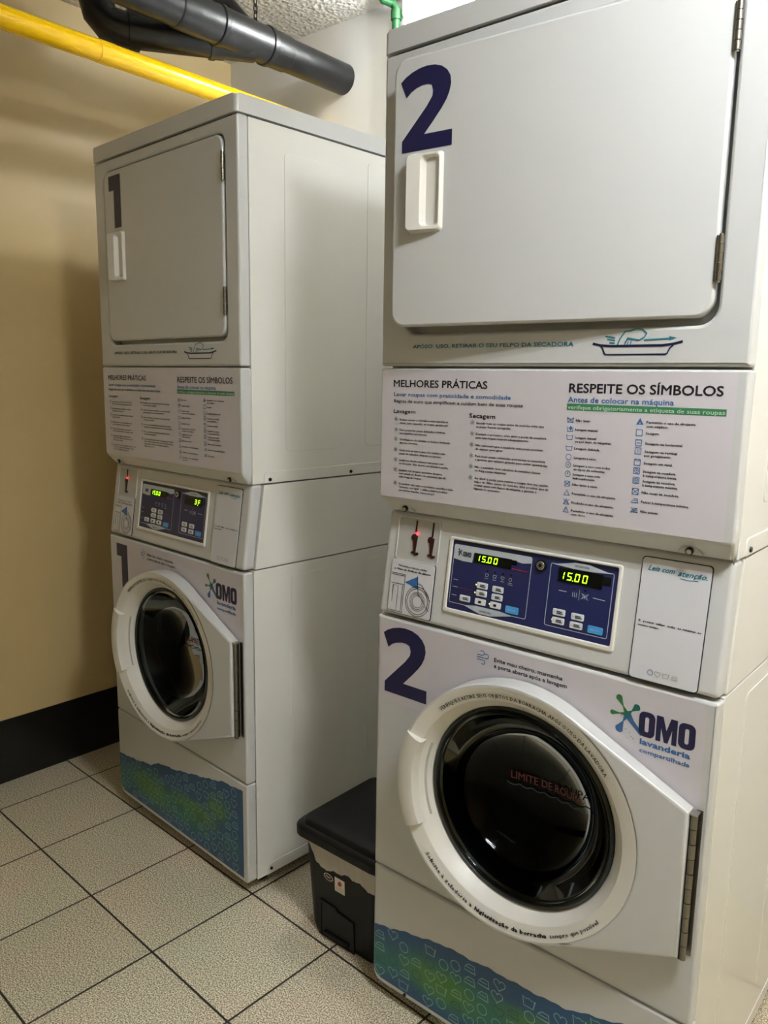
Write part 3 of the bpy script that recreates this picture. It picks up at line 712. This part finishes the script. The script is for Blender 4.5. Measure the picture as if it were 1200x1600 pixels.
    for (u, v) in ((.3115, .0660), (.4730, .0645)):
        P = Part('start_button', dz, 'light blue start button')
        P.plate(pf, [rr(u-.0135, v-.0064, u+.0135, v+.0064, .0022, 3)], 0, .0012, BTNBLUE, .0003, 1)
        P.text(lambda a, b, w=0: CPf(a, b, w+.0022), 'INICIAR', u, v-.0015, .0028, SILVER, .017, .01, align='C', res=1); P.done()
    P = Part('key_lock', cp, 'round chrome key lock')
    P.plate(CPf, [circ(.3600, .1555, .0112, 28)], .0005, .0042, DARKSTEEL, .001, 2)
    P.plate(CPf, [circ(.3600, .1560, .0080, 24)], .001, .0068, CHROME, .0015, 3)
    P.plate(CPf, [circ(.3600, .1560, .0030, 14)], .006, .0076, LCD, .0003, 1)
    P.done()
    P = Part('notice_plate', cp, 'tall pale notice plate with dark border')
    P.plate(CPf, [rr(.5385, .003, .6500, .2020, .006, 4)], .0004, .0022, INK, .0005, 1)
    P.plate(CPf, [rr(.5398, .0044, .6486, .2005, .0055, 4)], .0006, .0030, CARD, .0004, 1)
    nf = lambda u, v, w=0: CPf(u, v, w+.0029)
    P.text(nf, 'Leia com', .5500, .1805, .0080, TEAL, .0430, .05, shear=.42, res=2); P.text(nf, 'atenção.', .5980, .1790, .0080, TEAL, .0450, .05, shear=.42, res=2)
    P.stroke(nf, [(.602, .1750), (.615, .1740), (.630, .1752)], .0009, TEAL)
    words = [('É', .5450, .003), ('possível', .5530, .0165), ('utilizar', .5735, .0145), ('todas', .5920, .0120), ('as', .6080, .005), ('máquinas', .6160, .0195), ('ao', .6395, .005)]
    for t_, x, w_ in words: P.text(nf, t_, x, .0960, .0030, INK, w_, .10, res=1)
    P.text(nf, 'mesmo tempo.', .5450, .0895, .0030, INK, .034, .10, res=1)
    for i, x in enumerate((.5740, .5860, .5990, .6125)): icon(P, nf, (0, 1, 2, 3)[i], x, .0185, .0050, .0009, BLUEINK if i == 0 else GREYP)
    P.done()
    # --- washer front
    P = Part('washer_front_panel', T)
    P.plate(F(.030), [rr(0, .3205, W, .8805, .004, 3), circ(CX, CZ, .196, 48)], 0, .030, WHITE, .0055, 3)
    wf = P.done(); f0 = F(0)
    P = Part('drum', T, 'dark steel drum seen through the door glass')
    P.lathe(CX, CZ, [(.196, .012), (.188, .03), (.190, .06), (.20, .062), (.24, .10), (.24, .40), (.0005, .41)], DRUM, 48); P.done()
    P = Part('washer_sticker', wf, 'pale sticker over the top of the front')
    aL = PI-math.asin((.7015-CZ)/.203); aR = -math.asin((CZ-.452)/.203)
    P.poly(f0, [(.007, .7015)]+[(CX+.203*math.cos(aL+(aR-aL)*i/40), CZ+.203*math.sin(aL+(aR-aL)*i/40)) for i in range(41)]+[(.6665, .452), (.6665, .868), (.6575, .8755), (.007, .8755)], VINYL, .0003)
    if num == 2: P.text(f0, 'Evite mau cheiro, mantenha', .2842, .8492, .0072, INK, .1385, .04); P.text(f0, 'a porta aberta após a lavagem', .2845, .8375, .0072, INK, .1470, .04)
    else: P.text(f0, 'Evite mau cheiro, mantenha', .2200, .8492, .0072, INK, .1385, .04); P.text(f0, 'a porta aberta após a lavagem', .2200, .8375, .0072, INK, .1470, .04)
    wx = .2477 if num == 2 else .1850
    for (y, x1, r, sg) in ((.8545, .010, .0045, 1), (.8500, .0195, .0045, 1), (.8455, .0125, .0040, -1)):
        P.stroke(f0, [(wx-.001, y), (wx+x1, y)]+[(wx+x1+r*math.sin(a), y+sg*(r-r*math.cos(a))) for a in [i*PI/6 for i in range(1, 9)]], .0014, BLUEINK)
    u0 = .5412; sc = 1.0
    splash(P, f0, u0, .8232, sc)
    P.done()
    P = Part('brand_lettering', wf, 'navy brand lettering')
    omo_letters(P, f0, .5620, .7940, .0905, .0425, NAVY)
    P.text(f0, 'lavanderia', .5660, .7800, .0092, BLUEINK, .0805, .09, res=2)
    P.text(f0, 'compartilhada', .5660, .7662, .0068, BLUEINK, .0810, .05, res=2)
    P.done()
    P = Part('front_number', wf, 'dark navy numeral %d sticker' % num)
    if num == 2: P.poly(f0, TWO, NAVY, .0006)
    else: P.poly(f0, [(.0410+x*.064, .722+y*.138) for x, y in ONE], NAVY, .0006)
    P.done()
    # --- washer door
    P = Part('washer_door', T)
    YD = -.048; RO = .239
    hp = [(.660, .7060), (.660, .4545)]
    def door_warp(v):                       # the door is thicker at the grip side than at the hinge
        y = v.y-O.y; x = v.x-O.x
        return Vector((v.x, O.y+(y*(.064-.0655*(x-.111))/.048 if y < 0 else y), v.z))
    P.warp = door_warp
    def tang(pt, sg):
        dx, dz_ = pt[0]-CX, pt[1]-CZ; d = math.hypot(dx, dz_); a = math.atan2(dz_, dx); return a+sg*math.acos(RO/d)
    a1 = tang(hp[0], 1); a2 = tang(hp[1], -1)+2*PI
    outl = [(CX+RO*math.cos(a1+(a2-a1)*i/64), CZ+RO*math.sin(a1+(a2-a1)*i/64)) for i in range(65)]+[hp[1], hp[0]]
    P.plate(F(-.004), [outl, circ(CX, CZ, .2315, 80)], 0, -YD-.004, WHITE, .0060, 4)
    P.lathe(CX, CZ, [(.2335, YD-.0002), (.229, YD+.0008), (.2085, YD+.0060), (.2065, YD+.0085), (.1890, -.018), (.1870, -.004), (.232, -.003), (.2325, YD+.004)], WPLAST, 112)
    wd = P.done()
    P = Part('door_lettering', wd); P.warp = door_warp
    def ringtext(s_, r, am, arc, cap, up, bold=0.0):
        wds = [max(.25, (max(q.x for q in text_mesh(c, 0, 0, 1)[0])-min(q.x for q in text_mesh(c, 0, 0, 1)[0]))+.12) if c != ' ' else .30 for c in s_]
        tot = sum(wds); pos = 0
        for c, w_ in zip(s_, wds):
            mid = (pos+w_/2)/tot; pos += w_
            if c == ' ': continue
            a = am+(arc/2-arc*mid if up else -arc/2+arc*mid)
            rb = r if up else r+cap*0
            fr_ = lambda u, v, w=0: Vector((u, YD+.0008+(.229-math.hypot(u-CX, v-CZ))*.2-w-.0004, v))+O
            P.text(fr_, c, CX+rb*math.cos(a), CZ+rb*math.sin(a), cap, INK, arc*r*(w_-.1)/tot, bold, align='C', rot=a-PI/2 if up else a+PI/2, res=1)
    d2 = math.radians
    ringtext('VERIFIQUE E RETIRE SEUS OBJETOS DA BORRACHA APÓS O USO DA LAVADORA', .2135, d2(85), d2(97), .0068, True, .04)
    P.done(); P = Part('door_lettering', wd); P.warp = door_warp
    def bottom(s_, a0, a1, bold): ringtext(s_, .2245, (d2(a0)+d2(a1))/2, d2(a1-a0), .0066, False, bold)
    bottom('Solicite à zeladoria a', -140, -107, .05)
    bottom('higienização da borracha', -105.5, -67, .14)
    bottom('sempre que possível', -65.5, -37, .04)
    P.done()
    P = Part('door_handle', wd); P.warp = door_warp
    def hprof(k):
        # (r, y) section; k 0..1 fades the raised grip in at its ends
        return [(.2395, -.010), (.2400, YD+.004-.002*k), (.2385, YD+.0005-.003*k), (.230, YD-.001-.004*k), (.214, YD+.0005-.0065*k), (.2045, YD+.002-.006*k), (.2020, YD+.006-.005*k), (.2035, YD+.016)]
    vs = []; n = 40; A0, A1 = d2(156), d2(205); K = 8
    for i in range(n+1):
        t = i/n; k = 1
        a = A0+(A1-A0)*t
        for (r, y) in hprof(k if k > 0 else .02): vs.append(Lc(CX+r*math.cos(a), y, CZ+r*math.sin(a)))
    fs = [(i*K+j, i*K+j+1, (i+1)*K+j+1, (i+1)*K+j) for i in range(n) for j in range(K-1)]+[tuple(range(K)), tuple(n*K+j for j in range(K-1, -1, -1))]
    P.add(vs, fs, WPLAST)
    P.done(); P = Part('grip_recess', wd); P.warp = door_warp
    P.lathe(CX, CZ, [(.2045, -.030), (.192, -.026)], RECESS, 30, d2(158), d2(203))
    P.done()
    for a in (168, 190):
        P = Part('handle_screw', wd, 'dark screw behind the grip')
        P.cyl(Lc(CX+.197*math.cos(d2(a)), -.034, CZ+.197*math.sin(d2(a))), Lc(CX+.197*math.cos(d2(a)), -.026, CZ+.197*math.sin(d2(a))), .0025, LCD, 10); P.done()
    P = Part('door_glass', wd, 'dark round glass')
    P.lathe(CX, CZ, [(.1885, -.016), (.184, -.021), (.180, -.017), (.177, -.008)], GASKET, 96)
    P.lathe(CX, CZ, [(.180, -.016), (.1745, -.020), (.170, -.014), (.160, .02), (.140, .055), (.100, .078), (.05, .085), (.0005, .087)], GLASS, 96)
    P.lathe(CX, CZ, [(.1765, -.012), (.174, -.014), (.171, -.010)], CHROME, 96)
    P.done()
    P = Part('load_limit_mark', wd, 'red lettering over a teal wavy line')
    gf = lambda u, v, w=0: Vector((u, .055+.03*(1-min(1, ((u-CX)**2+(v-CZ)**2)/.02)) - w, v))+O
    P.text(gf, 'LIMITE', .286, .590, .015, REDDIM, .056, .01, w_=.002); P.text(gf, 'DE', .350, .5905, .015, REDDIM, .022, .01, w_=.002); P.text(gf, 'ROUPA', .379, .591, .015, REDDIM, .060, .01, w_=.002)
    P.stroke(gf, [(.278+i*.003, .581-.0045*abs(math.sin(i*.003/.026*PI))) for i in range(60)], .0022, TEALDIM, w_=.002)
    P.done()
    P = Part('door_hinge', wd, 'long steel piano hinge')
    n = 10; z0, z1 = .449, .7020; h = (z1-z0)/n
    for i in range(n): P.cyl(Lc(.6660, -.0165, z0+h*i+.0006), Lc(.6660, -.0165, z0+h*(i+1)-.0006), .0054 if i % 2 else .0050, STEEL, 14)
    P.cyl(Lc(.6660, -.0165, z0-.001), Lc(.6660, -.0165, z1+.001), .0030, DARKSTEEL, 10)
    P.box(*Lc(.6600, -.0200, z0), *Lc(.6625, -.004, z1), DARKSTEEL); P.box(*Lc(.6640, -.0016, z0), *Lc(.6740, .001, z1), STEEL)
    P.box(*Lc(.6600, -.0240, z1), *Lc(.6720, -.008, z1+.0025), CHROME)
    P.done()
    # --- lower panel
    P = Part('lower_panel', T)
    P.plate(F(.030), [rr(0, .0355, W, .3175, (.024, .014, .004, .004), 5)], 0, .030, WHITE, .0055, 3)
    lp_ = P.done()
    P = Part('wave_sticker', lp_, 'blue and green wave sticker with laundry icons')
    top = []
    n = 90
    key = [(0, .171), (.10, .196), (.2, .217), (.24, .2165), (.30, .2215), (.38, .2235), (.46, .2285), (.55, .255), (.664, .292)]
    if num == 1: key = [(0, .169), (.1, .181), (.2, .199), (.25, .222), (.33, .232), (.43, .255), (.50, .270), (.58, .290), (.664, .296)]
    def kz(x):
        for (xa, za), (xb, zb) in zip(key, key[1:]):
            if x <= xb: return za+(zb-za)*(x-xa)/(xb-xa)
        return key[-1][1]
    for i in range(n+1):
        x = .004+i/n*.660; top.append((x, kz(x)+.0014*math.sin(x*90)+.001*math.sin(x*211+1)))
    P.poly(f0, [(.004, .066), (.010, .054), (.024, .048), (.664, .048)]+top[::-1], WAVE, .0003)
    rnd = random.Random(11+num)
    col_ = 0; u = .022
    while u < .655:
        v = .064+(col_ % 2)*.014
        row = col_
        while v < .29:
            if v+.014 < kz(u)-.001:
                icon(P, f0, (0, 1, 2, 3, 1, 0, 3)[(col_*5+row*3+rnd.randint(0, 1)) % 7], u+rnd.uniform(-.003, .003), v+rnd.uniform(-.002, .002), .0132, .0018, ICONLINE if rnd.random() < .86 else ICONDARK)
            v += .0305; row += 1
        u += .0335; col_ += 1
    P.done()
    if num == 2:
        P = Part('wave_sticker_screw', lp_, 'small dark screw'); P.cyl(Lc(.092, .001, .0435), Lc(.092, -.003, .0435), .0035, DARKSTEEL, 10); P.done()
    return T

def pose(mx, my, a, z=0):
    c, s = math.cos(a), math.sin(a); return (mx+c*W/2-s*.36, my+s*W/2+c*.36, z)
GRP = 'stacked washer and dryer units'
machine(1, 'white stacked washer and dryer numbered 1, beside the beige wall, door closed', pose(-1.1386, .0684, -.0626), -.0626, 0, '3F', GRP)
machine(2, 'white stacked washer and dryer numbered 2, nearer, dryer door slightly ajar', pose(0, 0, 0), 0, 4.4, '1500', GRP)

# ------------------------------------------------------------------ pedal bin
def bin_():
    T = thing('pedal_bin', 'small black plastic pedal bin with closed lid standing between the two white machines', 'trash bin', (-.155, .19, 0))
    Ob = Vector((-.155, .19, 0))
    def sec(x0, x1, y0, y1, r, z): return [Vector((x, y, z))-Ob for x, y in rr(x0, y0, x1, y1, r, 6)]
    def loft(P, rings, mt, capb=True, capt=True):
        K = len(rings[0]); vs = [q for R in rings for q in R]
        fs = [(i*K+j, i*K+(j+1) % K, (i+1)*K+(j+1) % K, (i+1)*K+j) for i in range(len(rings)-1) for j in range(K)]
        if capb: fs.append(tuple(range(K-1, -1, -1)))
        if capt: fs.append(tuple((len(rings)-1)*K+j for j in range(K)))
        P.add(vs, fs, mt)
    P = Part('bin_body', T)
    loft(P, [sec(-.256, -.036, .062, .30, .028, 0), sec(-.260, -.031, .056, .305, .03, .02), sec(-.278, -.016, .046, .33, .034, .262)], BLACKP)
    body = P.done()
    P = Part('pedal_recess', body)
    # dark arched surround of the pedal, proud of the body; the mouth's shade is a flat black sheet
    fr = lambda u, v, w=0: Vector((u, .0565-(v*.0385)-w, v))-Ob
    P.plate(fr, [[(-.222, .002), (-.105, .002), (-.105, .086), (-.158, .092), (-.165, .100), (-.216, .100)], [(-.214, .006), (-.113, .006), (-.113, .079), (-.160, .085), (-.167, .092), (-.212, .092)]], -.002, .0035, BLACKLID, .001, 2)
    P.poly(fr, [(-.216, .004), (-.111, .004), (-.111, .081), (-.160, .087), (-.214, .094)], BLACKHOLE, .0012)
    P.done()
    P = Part('foot_pedal', T)
    P.box(*(Vector((-.205, .047, .012))-Ob), *(Vector((-.122, .075, .021))-Ob), BLACKLID, .004, 3)
    P.done()
    P = Part('bin_lid', T)
    loft(P, [sec(-.292, -.006, .036, .338, .034, .252), sec(-.300, -.004, .030, .346, .038, .256), sec(-.300, -.004, .030, .346, .038, .274), sec(-.294, -.007, .036, .340, .036, .281),
             sec(-.286, -.013, .044, .332, .032, .283), sec(-.282, -.017, .048, .328, .03, .291), sec(-.276, -.022, .054, .322, .028, .296), sec(-.22, -.06, .10, .28, .02, .301)], BLACKLID)
    P.done()
    P = Part('brand_badge', T, 'oval badge')
    fr2 = lambda u, v, w=0: Vector((u+.018, .0572-((v+.008)*.0415)-w, v+.008))-Ob
    P.poly(fr2, [(-.2045+.0155*math.cos(a), .1640+.0095*math.sin(a)) for a in [i*PI/12 for i in range(24)]], LABELW, .0016)
    P.poly(fr2, [(-.2045+.0135*math.cos(a), .1640+.0078*math.sin(a)) for a in [i*PI/12 for i in range(24)]], MAROON, .0020)
    P.stroke(fr2, [(-.213, .1640), (-.209, .1665), (-.205, .1630), (-.200, .1660), (-.196, .1640)], .0016, LABELW, w_=.0023)
    P.done()
    P = Part('paper_label', T, 'small white paper label')
    P.poly(fr2, rr(-.1835, .1385, -.151, .1760, .001, 2), LABELW, .0016)
    P.poly(fr2, [(-.174, .160), (-.170, .168), (-.164, .170), (-.160, .164), (-.163, .157), (-.170, .156)], REDINK, .0020)
    for k in range(5): P.stroke(fr2, [(-.180, .152-k*.0026), (-.1545, .152-k*.0026)], .0008, GREYP, w_=.002)
    P.done()
    # the bag turned over the rim hangs out under the lid
    P = Part('bin_liner', None)
    rim = rr(-.2805, .0435, -.0135, .3325, .036, 8); n = len(rim)
    def drop(x, y):
        if y > .09: return .020+.006*math.sin(y*60)
        t = (x+.2805)/.267
        key = [(0, .014), (.05, .024), (.11, .020), (.15, .028), (.20, .056), (.28, .072), (.42, .066), (.60, .056), (.78, .060), (.9, .070), (1, .064)]
        for (a, za), (b, zb) in zip(key, key[1:]):
            if t <= b: return za+(zb-za)*(t-a)/(b-a)+.003*math.sin(t*40)
        return .074
    # resample densely
    dense = []
    for i in range(n):
        a, b = Vector(rim[i]), Vector(rim[(i+1) % n]); m_ = max(1, int((b-a).length/.006))
        dense += [a.lerp(b, k/m_) for k in range(m_)]
    K = len(dense); cx, cy = -.147, .188; vs = []
    Z = [0, .2, .4, .6, .8, 1.0]
    for zi, t in enumerate(Z):
        for i, q in enumerate(dense):
            d = drop(q.x, q.y); z = .262-d*t
            shrink = (z-.262)*.045
            off = .0022+.0022*math.sin(i*.9+t*2)*math.sin(t*PI*.9)+.0012*math.sin(i*2.3)
            nrm = Vector((q.x-cx, q.y-cy)); nx = 1 if abs(nrm.x)/.133 > abs(nrm.y)/.145 else 0
            dv = Vector((math.copysign(1, nrm.x), 0)) if nx else Vector((0, math.copysign(1, nrm.y)))
            p2 = q+dv*(off+shrink)
            vs.append(Vector((p2.x, p2.y, z)))
    fs = [(a*K+i, a*K+(i+1) % K, (a+1)*K+(i+1) % K, (a+1)*K+i) for a in range(len(Z)-1) for i in range(K)]
    P.add(vs, fs, LINER)
    tag(P.done(), 'crumpled whitish bag edge hanging out under the black bin lid', 'trash bag')
bin_()

# ------------------------------------------------------------------ pipes under the ceiling
def along(x, z, y0, y1): return (x, y0, z), (x, y1, z)
p = Part('gas_pipe', None)
yx, yz = -1.030, 2.204
p.tube([(yx+.0, y, yz) for y in (-2.84, -1.5, -.6, 0, .4, YB+.01)], .0280, YELLOW, 28)
p.cyl((yx, .03, yz), (yx, .075, yz), .0290, YELLOW, 28)
tag(p.done(), 'glossy yellow pipe running along under the ceiling beside the beige wall', 'pipe')

T = thing('drain_pipe', 'thick black drain pipe with branch hung below the ceiling and entering the white wall', 'pipe', (-.922, .5, 2.34))
OP = Vector((-.922, .5, 2.34))
class PP(Part):
    def done(s):
        s.v = [v-OP for v in s.v]; return super().done()
bx, bz = -.922, 2.338
p = PP('main_pipe', T); p.tube([(bx, y, bz) for y in (-2.84, -1, 0, .3, .6, YB+.01)], .0480, PIPEBLACK, 32); p.done()
p = PP('coupling', T)
prof = [(.20, .0480), (.205, .0515), (.335, .0515), (.338, .0555), (.350, .0555), (.353, .0530), (.375, .0525), (.44, .0515), (.515, .0515), (.518, .0555), (.532, .0555), (.536, .0520), (.60, .0512), (.604, .0480)]
p.tube([(bx, a, bz) for a, r in prof], [r for a, r in prof], PIPEBLACK, 32); p.done()
p = PP('branch_pipe', T)
pts = [(-1.115, .075, ZC+.01), (-1.115, .078, 2.42), (-1.113, .082, 2.37)]
J = Vector((bx, .475, 2.325)); S0 = Vector((-1.085, .150, 2.305))
pts += [(-1.110, .090, 2.335), (-1.103, .108, 2.313), S0, tuple(S0.lerp(J, .3)), tuple(S0.lerp(J, .65)), tuple(J)]
p.tube(pts, .0465, PIPEBLACK, 28)
p.tube([S0.lerp(J, t) for t in (.02, .021, .10, .101)], [.0466, .0515, .0515, .0466], PIPEBLACK, 28)
p.tube([S0.lerp(J, t) for t in (.64, .641, .68, .681, .75, .751)], [.0466, .052, .052, .0495, .0495, .0466], PIPEBLACK, 28)
p.done()
p = PP('vent_stub', T); p.tube([(-1.20, .26, 2.44), (-1.06, .36, 2.435), (-.965, .43, 2.42), (-.93, .455, 2.37)], .026, PIPEBLACK, 20); p.done()
# chain hanger
T = thing('hanger_chain', 'short steel chain hanging from the ceiling above the black pipe', 'chain', (bx, .485, ZC))
zl = ZC-.002; i = 0
while zl > 2.392:
    p = Part('chain_link', T); c_ = []
    for k in range(20):
        a = 2*PI*k/20; rx, rz_ = .0062*math.cos(a), .0125*math.sin(a)
        c_.append((rx, 0, rz_-(ZC-zl)-.0105) if i % 2 else (0, rx, rz_-(ZC-zl)-.0105))
    p.tube(c_, .0019, DARKSTEEL, 8, closed=True); p.done(); zl -= .0190; i += 1
# green riser, thin conduit, white exhaust duct
p = Part('green_pipe', None)
p.tube([(-.708, .80, ZC+.0), (-.706, .81, ZC-.012), (-.690, .835, ZC-.018), (-.680, .842, ZC-.034), (-.680, .842, 1.0), (-.680, .842, .02)], .0125, GREENP, 18)
p.tube([(-.680, .842, ZC-.038), (-.680, .842, ZC-.0385), (-.680, .842, ZC-.066), (-.680, .842, ZC-.0665)], [.0126, .0165, .0165, .0126], GREENP, 18)
tag(p.done(), 'thin green pipe standing against the white back wall', 'pipe')
p = Part('thin_conduit', None); p.tube([(-.654, .853, ZC), (-.654, .853, 1.2), (-.654, .853, .01)], .0055, GREYP, 12)
p.tube([(-.656, .853, ZC), (-.656, .853, ZC-.055), (-.655, .853, ZC-.062)], [.0095, .0095, .0056], GREYP, 12)
tag(p.done(), 'thin grey conduit beside the green pipe on the back wall', 'conduit')

# ------------------------------------------------------------------ ceiling lamps
def lamp(spec, label):
    x, y, z = spec['p']; Lh = spec['length']/2; ax = Vector((1, 0, 0)) if spec['axis'] == 'X' else Vector((0, 1, 0)); pr = Vector((ax.y, ax.x, 0))
    tw = spec.get('twin', 0)
    T = thing('ceiling_lamp', label, 'lamp', (x, y, ZC))
    em = mat('tube_glow', (.965, .985, 1.0), .5, emit=spec['strength'])
    c = Vector((0, 0, z-ZC))
    P = Part('lamp_housing', T)
    a = -ax*(Lh+.02)-pr*(.035+tw)+Vector((0, 0, min(-.008, z-ZC+.022))); b = ax*(Lh+.02)+pr*(.035+tw)
    P.box(min(a.x, b.x), min(a.y, b.y), a.z, max(a.x, b.x), max(a.y, b.y), 0, WPLAST, .003, 2)
    for s_ in (-1, 1):
        e = c+ax*s_*(Lh+.008); P.box(e.x-.009, e.y-.009-tw, e.z-.014, e.x+.009, e.y+.009+tw, a.z+.002, WPLAST, .002, 2)
    P.done()
    P = Part('lamp_tube', T, 'glowing tube'); P.cyl(c-ax*Lh-pr*tw, c+ax*Lh-pr*tw, .016, em, 16); P.done()
    if tw: P = Part('lamp_tube', T, 'glowing tube'); P.cyl(c-ax*Lh+pr*tw, c+ax*Lh+pr*tw, .016, em, 16); P.done()
def round_lamp(spec, label):
    x, y, z = spec['p']; T = thing('wall_lamp', label, 'lamp', (x, YB, z))
    em = mat('globe_glow', (.965, .985, 1.0), .5, emit=spec['strength'])
    P = Part('lamp_base', T); P.cyl((0, 0, 0), (0, -.012, 0), .045, WPLAST, 28); P.cyl((0, -.012, 0), (0, -.026, 0), .028, WPLAST, 24); P.done()
    P = Part('lamp_globe', T, 'glowing white globe'); r = spec['r']; vs = []; fs = []; n = 24; m_ = 12
    for i in range(m_+1):
        a = PI*i/m_
        for j in range(n): vs.append((r*math.sin(a)*math.cos(2*PI*j/n), y-YB+r*math.cos(a)*1.0, r*math.sin(a)*math.sin(2*PI*j/n)))
    fs = [(i*n+j, i*n+(j+1) % n, (i+1)*n+(j+1) % n, (i+1)*n+j) for i in range(m_) for j in range(n)]
    P.add(vs, fs, em); P.done()
round_lamp(LAMP_A, 'glowing round lamp on the white back wall, above and behind the machine numbered 2')
lamp(LAMP_B, 'long tube lamp on the ceiling in front of the machine numbered 2')
lamp(LAMP_C, 'longest tube lamp on the ceiling farther back in the room')
